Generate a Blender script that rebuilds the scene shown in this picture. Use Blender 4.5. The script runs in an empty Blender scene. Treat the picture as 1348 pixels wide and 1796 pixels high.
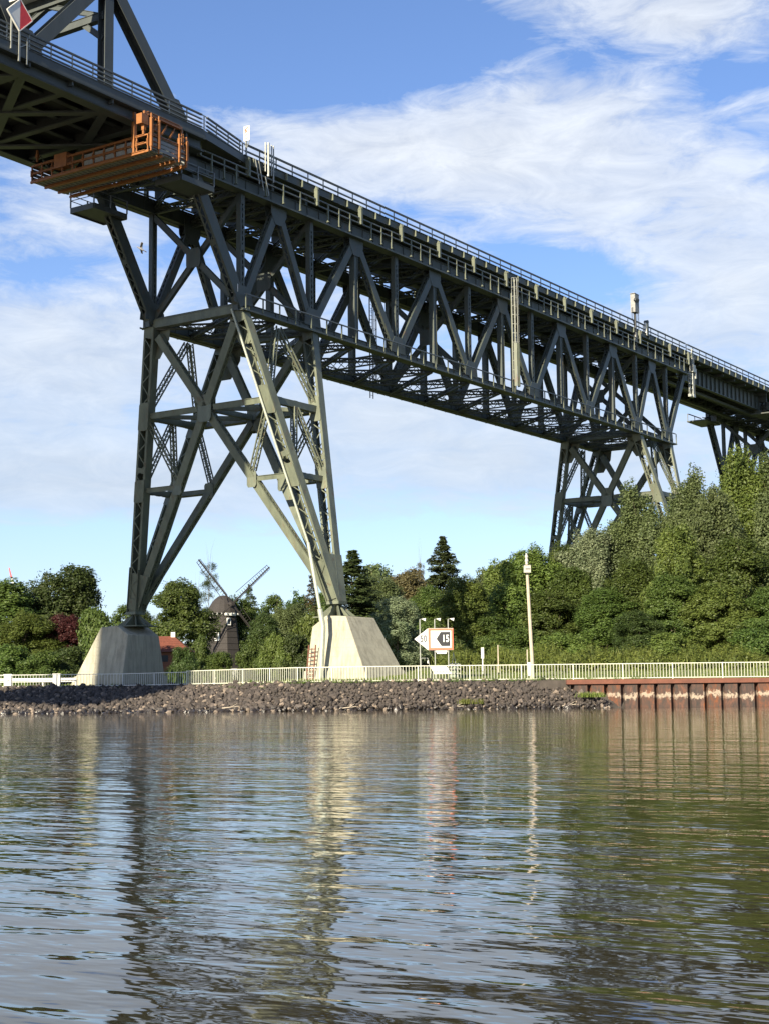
import bpy, math, random
import numpy as np
from mathutils import Vector, Matrix
R_ = random.Random(7)
sc = bpy.context.scene
col = sc.collection

# ------------------------------------------------------------------ camera
CAM = Vector((-95.477, -75.144, 0.83))
FW = Vector((0.82512622, 0.55210419, 0.11978183)).normalized()
UPV = Vector((-0.09369675, -0.07535029, 0.99274531))
RT = FW.cross(UPV).normalized(); UPV = RT.cross(FW)
FPX = 2696.5
cd = bpy.data.cameras.new('camera'); cam = bpy.data.objects.new('camera', cd); col.objects.link(cam)
cam.matrix_world = Matrix(((RT.x, UPV.x, -FW.x, CAM.x), (RT.y, UPV.y, -FW.y, CAM.y), (RT.z, UPV.z, -FW.z, CAM.z), (0, 0, 0, 1)))
cd.sensor_fit = 'HORIZONTAL'; cd.sensor_width = 36.0; cd.lens = 36.0 * FPX / 1348.0
cd.clip_start = 0.1; cd.clip_end = 20000
sc.camera = cam
# horizontal frame that the bank follows: FH away over the water, RH to the right along the bank
FH = Vector((FW.x, FW.y, 0)).normalized(); RH = Vector((FH.y, -FH.x, 0))
def G(r, D, z=0.0):
    return Vector((CAM.x, CAM.y, 0)) + RH * r + FH * D + Vector((0, 0, z))
def lat(px, D): return (px - 674.0) / FPX * D
def hgt(px, py, D): return 0.83 + (1223.0 - 0.0105 * (px - 674.0) - py) / FPX * D

# ------------------------------------------------------------------ light and sky
SUN_EL = math.radians(27.0)
SUN_DIR = Vector((-1.0, -0.070, 0)).normalized() * math.cos(SUN_EL) + Vector((0, 0, math.sin(SUN_EL)))
sc.view_settings.view_transform = 'Standard'; sc.view_settings.look = 'None'
sc.view_settings.exposure = 1.45; sc.view_settings.gamma = 1.0
sd = bpy.data.lights.new('sun', 'SUN'); sd.energy = 5.0; sd.angle = math.radians(0.53); sd.color = (1.0, 0.885, 0.68)
so = bpy.data.objects.new('sun', sd); col.objects.link(so)
so.rotation_euler = (-SUN_DIR).to_track_quat('-Z', 'Y').to_euler(); so.location = (-60, -30, 80)
w = bpy.data.worlds.new('World'); sc.world = w; w.use_nodes = True
nt = w.node_tree; nt.nodes.clear()
class NT:
    """short hand for building node trees"""
    def __init__(s, t): s.t = t
    def n(s, typ, **kw):
        nd = s.t.nodes.new(typ)
        for k, v in kw.items():
            if k.startswith('i_'):
                key = k[2:]; key = int(key) if key.isdigit() else key.replace('_', ' ')
                if hasattr(v, 'links') or isinstance(v, bpy.types.NodeSocket): s.t.links.new(v, nd.inputs[key])
                else: nd.inputs[key].default_value = v
            else: setattr(nd, k, v)
        return nd
    def m(s, op, a, b=None, c=None, clamp=False):
        nd = s.t.nodes.new('ShaderNodeMath'); nd.operation = op; nd.use_clamp = clamp
        for i, v in enumerate((a, b, c)):
            if v is None: continue
            if isinstance(v, bpy.types.NodeSocket): s.t.links.new(v, nd.inputs[i])
            else: nd.inputs[i].default_value = v
        return nd.outputs[0]
    def mix(s, f, a, b):
        nd = s.t.nodes.new('ShaderNodeMix'); nd.data_type = 'RGBA'
        for i, v in ((0, f), (6, a), (7, b)):
            if isinstance(v, bpy.types.NodeSocket): s.t.links.new(v, nd.inputs[i])
            else: nd.inputs[i].default_value = v if i == 0 else (*v, 1)
        return nd.outputs[2]
    def ramp(s, f, pts, interp='LINEAR'):
        nd = s.t.nodes.new('ShaderNodeValToRGB'); cr = nd.color_ramp; cr.interpolation = interp
        while len(cr.elements) < len(pts): cr.elements.new(0.5)
        for e, (p, c) in zip(cr.elements, pts):
            e.position = p; e.color = (*c, 1) if hasattr(c, '__len__') else (c, c, c, 1)
        s.t.links.new(f, nd.inputs[0]); return nd.outputs[0]
T = NT(nt)
sky = T.n('ShaderNodeTexSky', sky_type='NISHITA', sun_disc=False, sun_elevation=SUN_EL,
          sun_rotation=math.atan2(SUN_DIR.x, SUN_DIR.y), air_density=1.0, dust_density=0.3, ozone_density=3.2)
geo = T.n('ShaderNodeTexCoord'); dvec = geo.outputs['Generated']
sep = T.n('ShaderNodeSeparateXYZ', i_0=dvec)
def dot(v):
    nd = T.n('ShaderNodeVectorMath', operation='DOT_PRODUCT', i_0=dvec, i_1=tuple(v)); return nd.outputs['Value']
az = T.m('ARCTAN2', dot(RH), dot(FH)); el = T.m('ARCSINE', sep.outputs[2])
# high broken cloud: stretched noise on the direction, thicker where the cloud banks stand
mp = T.n('ShaderNodeMapping', i_Vector=dvec); mp.inputs['Scale'].default_value = (1.0, 1.0, 3.0); mp.inputs['Rotation'].default_value = (0.12, -0.1, 0)
n1 = T.n('ShaderNodeTexNoise', i_Vector=mp.outputs[0], i_Scale=7.0, i_Detail=10.0, i_Roughness=0.6, i_Distortion=0.3)
n2 = T.n('ShaderNodeTexNoise', i_Vector=mp.outputs[0], i_Scale=20.0, i_Detail=9.0, i_Roughness=0.66, i_Distortion=0.6)
def blob(px, py, sx, sy, amp, tilt=0.0):
    a0 = (px - 674) / FPX; e0 = (1223 - py) / FPX
    ct, st = math.cos(tilt), math.sin(tilt)
    da = T.m('SUBTRACT', az, a0); de = T.m('SUBTRACT', el, e0)
    u = T.m('ADD', T.m('MULTIPLY', da, ct * FPX / sx), T.m('MULTIPLY', de, st * FPX / sx))
    v = T.m('ADD', T.m('MULTIPLY', da, -st * FPX / sy), T.m('MULTIPLY', de, ct * FPX / sy))
    q = T.m('ADD', T.m('MULTIPLY', u, u), T.m('MULTIPLY', v, v))
    return T.m('MULTIPLY', T.m('EXPONENT', T.m('MULTIPLY', q, -1.0)), amp)
cov = None
for b in ((760, 270, 330, 95, .24, .05), (1150, 330, 330, 130, .21, -.2), (560, 250, 150, 40, .08, 0), (1080, 60, 260, 60, .17, -.2), (1300, 40, 160, 90, .18, 0),
          (1280, 560, 260, 150, .22, 0), (40, 620, 330, 120, .26, 0), (150, 850, 420, 90, .27, 0), (740, 760, 420, 130, .32, 0), (560, 560, 160, 60, .12, 0),
          (1150, 850, 300, 70, .14, 0), (150, 400, 200, 60, .14, 0), (620, 120, 260, 110, -.24, 0), (1060, 125, 230, 34, -.16, -.12), (1330, 190, 120, 40, -.10, 0), (1010, 480, 170, 45, -.12, -.3), (250, 60, 420, 150, -.25, 0),
          (1000, 480, 120, 30, -.10, -.3), (60, 500, 90, 40, -.12, 0)):
    v = blob(*b); cov = v if cov is None else T.m('ADD', cov, v)
low = T.m('MULTIPLY', T.ramp(el, [(0.0, 1.0), (0.085, 1.0), (0.135, 0.0), (1.0, 0.0)]), -0.30)   # clear strip above the horizon
dens = T.m('ADD', T.m('ADD', T.m('MULTIPLY', n1.outputs[0], 0.56), T.m('MULTIPLY', n2.outputs[0], 0.52)), T.m('ADD', cov, low))
cl = T.ramp(dens, [(0.51, 0.0), (0.61, 0.36), (0.72, 0.74), (0.92, 0.92)], 'LINEAR')
skyc = T.n('ShaderNodeHueSaturation', i_Color=sky.outputs[0], i_Saturation=1.05, i_Value=1.08, i_Hue=0.500)
shade = T.ramp(n2.outputs[0], [(0.3, 0.82), (0.7, 1.06)])
cloudcol = T.mix(T.ramp(el, [(0.0, 0.0), (0.35, 1.0)]), (3.7, 4.25, 5.0), (5.4, 5.7, 6.1))
cloudc = T.n('ShaderNodeMix', data_type='RGBA', blend_type='MULTIPLY'); cloudc.inputs[0].default_value = 1.0
nt.links.new(cloudcol, cloudc.inputs[6]); nt.links.new(shade, cloudc.inputs[7])
tint = T.n('ShaderNodeMix', data_type='RGBA', blend_type='MULTIPLY'); tint.inputs[0].default_value = 1.0
nt.links.new(skyc.outputs[0], tint.inputs[6]); tint.inputs[7].default_value = (0.93, 0.90, 1.02, 1)
final = T.mix(cl, (0, 0, 0), (1, 1, 1)); fm = final.node
nt.links.new(tint.outputs[2], fm.inputs[6]); nt.links.new(cloudc.outputs[2], fm.inputs[7])
veil = T.mix(T.ramp(el, [(0.0, 0.50), (0.10, 0.26), (0.30, 0.0)]), (0, 0, 0), (3.3, 4.25, 5.6)); nt.links.new(final, veil.node.inputs[6])   # thin high haze towards the horizon
bg = T.n('ShaderNodeBackground', i_Color=veil, i_Strength=0.062)
wo = T.n('ShaderNodeOutputWorld'); nt.links.new(bg.outputs[0], wo.inputs[0])

# ------------------------------------------------------------------ materials
MATS = {}
def mat(name, color, rough=0.6, metal=0.0, var=0.0, scale=4.0, color2=None, bump=0.0, bscale=20.0, spec=0.5, objvar=0.0, stretch=None):
    if name in MATS: return MATS[name]
    m = bpy.data.materials.new(name); m.use_nodes = True; t = m.node_tree; t.nodes.clear(); N = NT(t)
    out = N.n('ShaderNodeOutputMaterial'); p = N.n('ShaderNodeBsdfPrincipled')
    p.inputs['Roughness'].default_value = rough; p.inputs['Metallic'].default_value = metal
    p.inputs['Specular IOR Level'].default_value = spec
    t.links.new(p.outputs[0], out.inputs[0])
    g = N.n('ShaderNodeNewGeometry')
    mpn = N.n('ShaderNodeMapping', i_Vector=g.outputs['Position'])
    if stretch: mpn.inputs['Scale'].default_value = stretch
    nz = N.n('ShaderNodeTexNoise', i_Vector=mpn.outputs[0], i_Scale=scale, i_Detail=6.0, i_Roughness=0.6)
    if color2 is None: color2 = tuple(c * (1 - var) for c in color); c1 = tuple(min(1, c * (1 + var)) for c in color)
    else: c1 = color
    c = N.ramp(nz.outputs[0], [(0.32, c1), (0.68, color2)])
    if objvar:
        oi = N.n('ShaderNodeObjectInfo'); hv = N.n('ShaderNodeHueSaturation', i_Color=c)
        t.links.new(N.m('ADD', N.m('MULTIPLY', oi.outputs['Random'], objvar), 1 - objvar / 2), hv.inputs['Value'])
        c = hv.outputs[0]
    t.links.new(c, p.inputs['Base Color'])
    if bump:
        nb = N.n('ShaderNodeTexNoise', i_Vector=g.outputs['Position'], i_Scale=bscale, i_Detail=5.0)
        bp = N.n('ShaderNodeBump', i_Height=nb.outputs[0], i_Strength=bump, i_Distance=0.05)
        t.links.new(bp.outputs[0], p.inputs['Normal'])
    MATS[name] = m; return m
def steel(name, a, b, rust=0.0):
    """weathered paint with streaks and rust specks"""
    if name in MATS: return MATS[name]
    m = bpy.data.materials.new(name); m.use_nodes = True; t = m.node_tree; t.nodes.clear(); N = NT(t)
    out = N.n('ShaderNodeOutputMaterial'); p = N.n('ShaderNodeBsdfPrincipled'); t.links.new(p.outputs[0], out.inputs[0])
    p.inputs['Roughness'].default_value = 0.5; p.inputs['Specular IOR Level'].default_value = 0.4
    g = N.n('ShaderNodeNewGeometry')
    mpn = N.n('ShaderNodeMapping', i_Vector=g.outputs['Position']); mpn.inputs['Scale'].default_value = (1, 1, 0.35)
    nz = N.n('ShaderNodeTexNoise', i_Vector=mpn.outputs[0], i_Scale=1.3, i_Detail=8.0, i_Roughness=0.65)
    c = N.ramp(nz.outputs[0], [(0.3, a), (0.7, b)])
    nr = N.n('ShaderNodeTexNoise', i_Vector=mpn.outputs[0], i_Scale=3.1, i_Detail=9.0, i_Roughness=0.7)
    f = N.ramp(nr.outputs[0], [(0.57, 0.0), (0.68, rust)])
    c = N.mix(f, (0, 0, 0), (0.10, 0.045, 0.02)); 
    t.links.new(N.ramp(nz.outputs[0], [(0.3, a), (0.7, b)]), c.node.inputs[6])
    t.links.new(c, p.inputs['Base Color']); MATS[name] = m; return m
STEEL = steel('bridge_paint', (0.061, 0.072, 0.062), (0.039, 0.048, 0.042), 0.6)
STEEL2 = steel('canal_span_paint', (0.064, 0.073, 0.070), (0.047, 0.055, 0.053), 0.15)
LEGM = steel('faded_sunlit_paint', (0.132, 0.145, 0.100), (0.066, 0.077, 0.056), 0.65)  # faded legs; on brackets and stiffeners the pale tone paints in sunlight
def wetfoot(m, z0=.12, z1=.42):
    t = m.node_tree; N = NT(t); p = [n for n in t.nodes if n.type == 'BSDF_PRINCIPLED'][0]; src = p.inputs['Base Color'].links[0].from_socket
    g = N.n('ShaderNodeNewGeometry'); sp2 = N.n('ShaderNodeSeparateXYZ', i_0=g.outputs['Position'])
    f = N.m('DIVIDE', N.m('SUBTRACT', sp2.outputs[2], z0), z1 - z0, clamp=True)
    hv = N.n('ShaderNodeHueSaturation', i_Color=src); t.links.new(N.m('ADD', N.m('MULTIPLY', f, .55), .45), hv.inputs['Value']); t.links.new(hv.outputs[0], p.inputs['Base Color'])
    t.links.new(N.m('ADD', N.m('MULTIPLY', f, .6), .3), p.inputs['Roughness'])
GALV2 = mat('rail_paint', (0.12, 0.135, 0.14), 0.5, 0.0, 0.1)
GALV = mat('galvanised', (0.255, 0.264, 0.238), 0.45, 0.3, 0.15)
WHITE = mat('white_paint', (0.595, 0.595, 0.561), 0.5, 0, 0.06)
FENCEM = mat('fence_white', (0.504, 0.504, 0.405), 0.5, 0, 0.08)
ORANGE = mat('orange_paint', (0.225, 0.085, 0.022), 0.5, 0, 0.2, 3.0)
GREYP = mat('grey_panel', (0.20, 0.20, 0.19), 0.6, 0.2, 0.2, 6)
def concrete(name):
    m = bpy.data.materials.new(name); m.use_nodes = True; t = m.node_tree; t.nodes.clear(); N = NT(t)
    out = N.n('ShaderNodeOutputMaterial'); p = N.n('ShaderNodeBsdfPrincipled'); t.links.new(p.outputs[0], out.inputs[0]); p.inputs['Roughness'].default_value = .9
    g = N.n('ShaderNodeNewGeometry'); a = N.n('ShaderNodeMapping', i_Vector=g.outputs['Position']); a.inputs['Scale'].default_value = (1, 1, .12)
    big = N.n('ShaderNodeTexNoise', i_Vector=g.outputs['Position'], i_Scale=.7, i_Detail=6.0, i_Roughness=.6)
    run = N.n('ShaderNodeTexNoise', i_Vector=a.outputs[0], i_Scale=2.6, i_Detail=7.0, i_Roughness=.7)
    fine = N.n('ShaderNodeTexNoise', i_Vector=g.outputs['Position'], i_Scale=9.0, i_Detail=6.0, i_Roughness=.7)
    c = N.ramp(big.outputs[0], [(.3, (.36, .340, .255)), (.7, (.27, .258, .20))])
    sep_ = N.n('ShaderNodeSeparateXYZ', i_0=g.outputs['Position'])
    band = N.m('FRACT', N.m('DIVIDE', sep_.outputs[2], .62)); line = N.m('LESS_THAN', band, .045)
    f1 = N.ramp(run.outputs[0], [(.46, 0.0), (.66, .75)]); f2 = N.ramp(fine.outputs[0], [(.52, 0.0), (.8, .45)])
    c2 = N.mix(f1, (0, 0, 0), (.17, .155, .115)); t.links.new(c, c2.node.inputs[6])
    c3 = N.mix(f2, (0, 0, 0), (.24, .225, .17)); t.links.new(c2, c3.node.inputs[6])
    c4 = N.mix(N.m('MULTIPLY', line, .12), (0, 0, 0), (.16, .15, .12)); t.links.new(c3, c4.node.inputs[6])
    t.links.new(c4, p.inputs['Base Color'])
    bp_ = N.n('ShaderNodeBump', i_Height=N.m('ADD', N.m('MULTIPLY', fine.outputs[0], .02), N.m('MULTIPLY', line, -.008)), i_Strength=.8, i_Distance=1.0); t.links.new(bp_.outputs[0], p.inputs['Normal'])
    return m
CONC = concrete('concrete')
CONC_old = mat('concrete_old', (0.44, 0.41, 0.305), 0.9, 0, color2=(0.30, 0.285, 0.22), scale=0.55, bump=0.25, bscale=9, stretch=(1, 1, .35))
DARK = mat('dark_metal', (0.03, 0.033, 0.035), 0.5)
RED = mat('red_paint', (0.55, 0.03, 0.03), 0.5, 0, 0.1)
REDF = mat('sign_red', (0.62, 0.13, 0.07), 0.5, 0, 0.12)
BLACK = mat('sign_black', (0.012, 0.012, 0.015), 0.5)
RUST = mat('rust', (0.13, 0.048, 0.028), 0.85, 0, color2=(0.09, 0.035, 0.022), scale=2.2, bump=0.4, objvar=0.4)
SHINGLE = mat('mill_boards', (0.026, 0.022, 0.020), 0.85, 0, 0.25, 5, objvar=0.3)
TILE = mat('roof_tiles', (0.120, 0.036, 0.020), 0.8, 0, 0.25, 5, objvar=0.25)
BRICK = mat('brick_wall', (0.25, 0.10, 0.06), 0.85, 0, 0.2, 8)
WOOD = mat('weathered_wood', (0.36, 0.31, 0.24), 0.85, 0, 0.15, 3)
BARK = mat('bark', (0.11, 0.085, 0.06), 0.9, 0, 0.3, 4)
STONE = mat('riprap_stone', (0.080, 0.064, 0.054), 0.9, 0, color2=(0.032, 0.027, 0.024), scale=2.6, bump=0.6, bscale=14, objvar=0.9)

# ------------------------------------------------------------------ mesh helpers
def link(o, parent=None):
    col.objects.link(o)
    if parent is not None: o.parent = parent
    return o
def tag(o, label=None, cat=None, group=None, kind=None):
    for k, v in (('label', label), ('category', cat), ('group', group), ('kind', kind)):
        if v: o[k] = v
    return o
def thing(name, loc, label, cat, group=None):
    o = bpy.data.objects.new(name, None); o.location = loc; o.empty_display_size = 0.5
    return tag(link(o), label, cat, group)
class MB:
    def __init__(s): s.v = []; s.f = []
    def box(s, o, a, b, c):
        """box centred at o with half-axis vectors a,b,c"""
        n = len(s.v)
        for sa, sb, sd_ in ((-1,-1,-1),(1,-1,-1),(1,1,-1),(-1,1,-1),(-1,-1,1),(1,-1,1),(1,1,1),(-1,1,1)):
            s.v.append(tuple(o + a * sa + b * sb + c * sd_))
        for q in ((0,3,2,1),(4,5,6,7),(0,1,5,4),(1,2,6,5),(2,3,7,6),(3,0,4,7)): s.f.append(tuple(n + i for i in q))
    def bar(s, p, q, w, d, nrm=Vector((0, 0, 1))):
        """bar from p to q, w wide along nrm, d deep across"""
        p = Vector(p); q = Vector(q); a = q - p; L = a.length
        if L < 1e-6: return
        a = a / L; n = nrm - a * nrm.dot(a)
        if n.length < 1e-3: n = Vector((1, 0, 0)) - a * a.x
        if n.length < 1e-3: n = Vector((0, 1, 0))
        n.normalize(); b = a.cross(n)
        s.box((p + q) / 2, a * (L / 2), n * (w / 2), b * (d / 2))
    def aabb(s, x0, x1, y0, y1, z0, z1):
        s.box(Vector(((x0+x1)/2, (y0+y1)/2, (z0+z1)/2)), Vector(((x1-x0)/2,0,0)), Vector((0,(y1-y0)/2,0)), Vector((0,0,(z1-z0)/2)))
    def prism(s, pts, nvec):
        """polygon pts extruded both ways by nvec"""
        n = len(s.v); k = len(pts)
        for sg in (-1, 1):
            for p in pts: s.v.append(tuple(Vector(p) + nvec * sg))
        s.f.append(tuple(n + i for i in range(k))[::-1]); s.f.append(tuple(n + k + i for i in range(k)))
        for i in range(k): s.f.append((n + i, n + (i + 1) % k, n + k + (i + 1) % k, n + k + i))
    def tube(s, p, q, r0, r1=None, seg=8):
        p = Vector(p); q = Vector(q); r1 = r0 if r1 is None else r1; a = (q - p).normalized()
        n = a.orthogonal().normalized(); b = a.cross(n); k = len(s.v)
        for c_, r in ((p, r0), (q, r1)):
            for i in range(seg):
                t = 2 * math.pi * i / seg; s.v.append(tuple(c_ + n * (r * math.cos(t)) + b * (r * math.sin(t))))
        for i in range(seg): s.f.append((k + i, k + (i + 1) % seg, k + seg + (i + 1) % seg, k + seg + i))
        s.f.append(tuple(k + i for i in range(seg))[::-1]); s.f.append(tuple(k + seg + i for i in range(seg)))
    def mesh(s, name):
        me = bpy.data.meshes.new(name); me.from_pydata(s.v, [], s.f); me.update(); return me
    def build(s, name, m, parent=None, loc=(0, 0, 0)):
        me = s.mesh(name); me.materials.append(m)
        o = bpy.data.objects.new(name, me); o.location = loc
        return link(o, parent)
CACHE = {}
def inst(key, name, mk, m, parent, loc):
    """object whose mesh is shared with every alike piece"""
    key = (name, m.name) + key
    if key not in CACHE:
        b = MB(); mk(b); me = b.mesh(name); me.materials.append(m); CACHE[key] = me
    o = bpy.data.objects.new(name, CACHE[key]); o.location = loc
    return link(o, parent)
def rk(v): return tuple(round(x, 3) for x in v)
def mk_member(b, A, w_, d, nrm, style):
    """riveted member from the origin to A; webs are square to nrm and w_ apart, d deep"""
    A = Vector(A); L = A.length; a = A / L; n = nrm - a * nrm.dot(a); n.normalize(); c = a.cross(n)
    O = Vector((0, 0, 0))
    if style == 'box':
        b.box(A / 2, a * (L / 2), n * (w_ / 2), c * (d / 2))
        for sg in (-1, 1): b.box(A / 2 + c * (sg * (d / 2 + 0.006)), a * (L / 2 - .3), n * (w_ / 2 + 0.05), c * 0.018)
    elif style == 'H':
        for sg in (-1, 1): b.box(A / 2 + n * (sg * (w_ / 2)), a * (L / 2), n * 0.03, c * (d / 2))
        b.box(A / 2, a * (L / 2), n * (w_ / 2 - 0.03), c * 0.03)
    elif style in ('laced', 'frame'):
        for sg in (-1, 1):
            b.box(A / 2 + n * (sg * w_ / 2), a * (L / 2), n * 0.025, c * (d / 2))
            for s2 in (-1, 1):      # angle flanges
                b.box(A / 2 + n * (sg * (w_ / 2 - 0.09)) + c * (s2 * (d / 2 - 0.012)), a * (L / 2 - .01), n * 0.075, c * 0.02)
        st = w_ * 0.95; k = max(2, int(round(L / st))); h = w_ / 2 - 0.06
        for s2 in (-1, 1):
            zc = c * (s2 * (d / 2 + 0.012))
            for i in range(k):
                p = a * (L * i / k) + n * (h if i % 2 else -h); q = a * (L * (i + 1) / k) + n * (-h if i % 2 else h)
                b.bar(p + zc, q + zc, 0.014, 0.075, c)
            for t in (0.0, 1.0, 0.5):
                tl = 0.45 if t != 0.5 else 0.2
                cc = a * min(max(L * t, tl), L - tl)
                b.box(cc + zc * 1.03, a * tl, n * (w_ / 2 - 0.01), c * 0.012)
    elif style == 'light':
        for s1 in (-1, 1):
            for s2 in (-1, 1): b.box(A / 2 + n * (s1 * w_ / 2) + c * (s2 * d / 2), a * (L / 2), n * 0.05, c * 0.04)
        k = max(3, int(round(L / (w_ * 1.1))))
        for s2, s1 in ((-1, 1), (1, 1)):
            for i in range(k):
                u = w_ / 2 - 0.03; p = a * (L * i / k) + n * (u if i % 2 else -u); q = a * (L * (i + 1) / k) - n * (u if i % 2 else -u)
                b.bar(p + c * (s2 * d / 2), q + c * (s2 * d / 2), 0.012, 0.05, c)
            for i in range(k):
                u = d / 2 - 0.03; p = a * (L * i / k) + c * (u if i % 2 else -u); q = a * (L * (i + 1) / k) - c * (u if i % 2 else -u)
                b.bar(p + n * (s2 * w_ / 2), q + n * (s2 * w_ / 2), 0.012, 0.05, n)
    elif style == 'lattice':    # flat lattice girder: two pairs of angles and crossed lacing, c vertical
        for s2 in (-1, 1): b.box(A / 2 + c * (s2 * d / 2), a * (L / 2), n * (w_ / 2), c * 0.05)
        k = max(3, int(round(L / (d * 1.1)))); u = d / 2 - 0.02
        for i in range(k):
            b.bar(a * (L * i / k) - c * u, a * (L * (i + 1) / k) + c * u, 0.02, 0.065, n)
            b.bar(a * (L * i / k) + c * u + n * .03, a * (L * (i + 1) / k) - c * u + n * .03, 0.02, 0.065, n)
def member(name, P, Q, w_, d, nrm, style, m, parent, trim=(0, 0)):
    P = Vector(P); Q = Vector(Q); a = (Q - P).normalized(); P = P + a * trim[0]; Q = Q - a * trim[1]
    A = Q - P; nrm = Vector(nrm)
    return inst((rk(A), round(w_, 3), round(d, 3), rk(nrm), style), name, lambda b: mk_member(b, A, w_, d, nrm, style), m, parent, P - ploc(parent))
def ploc(p): return p.location if p is not None else Vector((0, 0, 0))
def plate(name, pts, nrm, th, m, parent):
    pts = [Vector(p) for p in pts]; c = sum(pts, Vector()) / len(pts); nv = Vector(nrm).normalized() * (th / 2)
    rel = [p - c for p in pts]
    return inst((tuple(rk(p) for p in rel), rk(nv)), name, lambda b: b.prism(rel, nv), m, parent, c - ploc(parent))
def gusset(name, C_, ax, ay, sx, sy, th, m, parent, k=.72):
    """octagonal node plate"""
    ax = Vector(ax).normalized(); ay = Vector(ay).normalized(); nrm = ax.cross(ay)
    return plate(name, [C_ + ax * (sx * u) + ay * (sy * v) for u, v in ((-1,-k),(-k,-1),(k,-1),(1,-k),(1,k),(k,1),(-k,1),(-1,k))], nrm, th, m, parent)
def box_part(name, x0, x1, y0, y1, z0, z1, m, parent):
    c = Vector(((x0+x1)/2, (y0+y1)/2, (z0+z1)/2)); hx, hy, hz = (x1-x0)/2, (y1-y0)/2, (z1-z0)/2
    return inst((round(hx,3), round(hy,3), round(hz,3)), name, lambda b: b.aabb(-hx, hx, -hy, hy, -hz, hz), m, parent, c - ploc(parent))

# ------------------------------------------------------------------ the ground, the water
def sheet(name, xs, ys, zf, m, kind='structure'):
    v = [(x, y, zf(x, y)) for y in ys for x in xs]; nx = len(xs)
    f = [(j*nx+i, j*nx+i+1, (j+1)*nx+i+1, (j+1)*nx+i) for j in range(len(ys)-1) for i in range(nx-1)]
    me = bpy.data.meshes.new(name); me.from_pydata(v, [], f); me.update(); me.materials.append(m)
    for p in me.polygons: p.use_smooth = True
    o = bpy.data.objects.new(name, me); link(o); o['kind'] = kind; return o
# water
wm = bpy.data.materials.new('canal_water'); wm.use_nodes = True; t = wm.node_tree; t.nodes.clear(); N = NT(t)
out = N.n('ShaderNodeOutputMaterial'); p = N.n('ShaderNodeBsdfPrincipled'); t.links.new(p.outputs[0], out.inputs[0])
p.inputs['Base Color'].default_value = (0.024, 0.021, 0.011, 1); p.inputs['Roughness'].default_value = 0.035; p.inputs['IOR'].default_value = 1.34
g = N.n('ShaderNodeNewGeometry')
yaw = math.atan2(FH.y, FH.x)
m1 = N.n('ShaderNodeMapping', i_Vector=g.outputs['Position']); m1.inputs['Rotation'].default_value = (0, 0, -yaw + 0.12); m1.inputs['Scale'].default_value = (1.0, 0.40, 1)
m2 = N.n('ShaderNodeMapping', i_Vector=g.outputs['Position']); m2.inputs['Rotation'].default_value = (0, 0, -yaw - 0.22); m2.inputs['Scale'].default_value = (1.0, 0.45, 1)
a1 = N.n('ShaderNodeTexNoise', i_Vector=m1.outputs[0], i_Scale=3.2, i_Detail=3.0, i_Roughness=0.45, i_Distortion=0.3)
a2 = N.n('ShaderNodeTexNoise', i_Vector=m2.outputs[0], i_Scale=0.62, i_Detail=2.0, i_Roughness=0.5)
a3 = N.n('ShaderNodeTexNoise', i_Vector=m2.outputs[0], i_Scale=9.0, i_Detail=2.0, i_Roughness=0.5)
patch = N.n('ShaderNodeTexNoise', i_Vector=m1.outputs[0], i_Scale=0.13, i_Detail=2.0)
pm = N.ramp(patch.outputs[0], [(0.25, 0.5), (0.75, 1.0)])
hh = N.m('ADD', N.m('MULTIPLY', a1.outputs[0], N.m('MULTIPLY', pm, 0.024)), N.m('ADD', N.m('MULTIPLY', a2.outputs[0], 0.038), N.m('MULTIPLY', a3.outputs[0], N.m('MULTIPLY', pm, 0.0045))))
bp = N.n('ShaderNodeBump', i_Height=hh, i_Strength=1.0, i_Distance=1.0); t.links.new(bp.outputs[0], p.inputs['Normal'])
mb = MB(); c0 = G(0, 0); 
mb.v = [tuple(G(r, D, 0)) for r, D in ((-2500, -1500), (2500, -1500), (2500, 112), (-2500, 122))]; mb.f = [(0, 1, 2, 3)]
wo_ = mb.build('canal_water', wm); tag(wo_, kind='structure')
# land: crest of the bank follows the fence, further back on the left
def crest(r):
    pts = ((-2600, 119), (-19.5, 117.5), (-13.0, 112.0), (-7.0, 103.4), (-4.0, 102.2), (2600, 101.6))
    for (a, x), (b_, y) in zip(pts, pts[1:]):
        if r <= b_: return x + (y - x) * (r - a) / (b_ - a)
    return pts[-1][1]
def landz(r, D):
    e = D - crest(r)
    if e < 0: return 1.86
    rise = 1.15 if r > 3 else 1.15 * max(0.25, (r + 12) / 15)
    lz = 1.86 + rise * min(1, max(0, (e - 1.5) / 13.0)) + max(0, min(1, (D - 135) / 80)) * 0.6
    return lz + 0.05 * math.sin(r * 1.3 + D) * min(1, max(0, e - 2) / 5)
gm = mat('grass_ground', (0.095, 0.115, 0.024), 0.95, 0, color2=(0.055, 0.080, 0.018), scale=0.9, bump=0.8, bscale=12)
es = [0, 0.4, 1.2, 2.2, 3.5, 5, 7, 9, 11, 13, 15, 18, 22, 30, 45, 80, 150, 400, 1500, 6000]
rs = [-6000, -1500, -400, -150, -80] + [x * 1.0 for x in range(-50, 61, 1)] + [80, 150, 400, 1500, 6000]
v = [tuple(G(r, crest(r) + e, landz(r, crest(r) + e))) for e in es for r in rs]; nx = len(rs)
mb = MB(); mb.v = v; mb.f = [(j*nx+i, j*nx+i+1, (j+1)*nx+i+1, (j+1)*nx+i) for j in range(len(es)-1) for i in range(nx-1)]
gr = mb.build('grass_ground', gm); tag(gr, kind='structure')
em = mat('bank_earth', (0.05, 0.042, 0.035), 0.95, 0, 0.3, 2)
TOE = 98.9
rows = []
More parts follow.
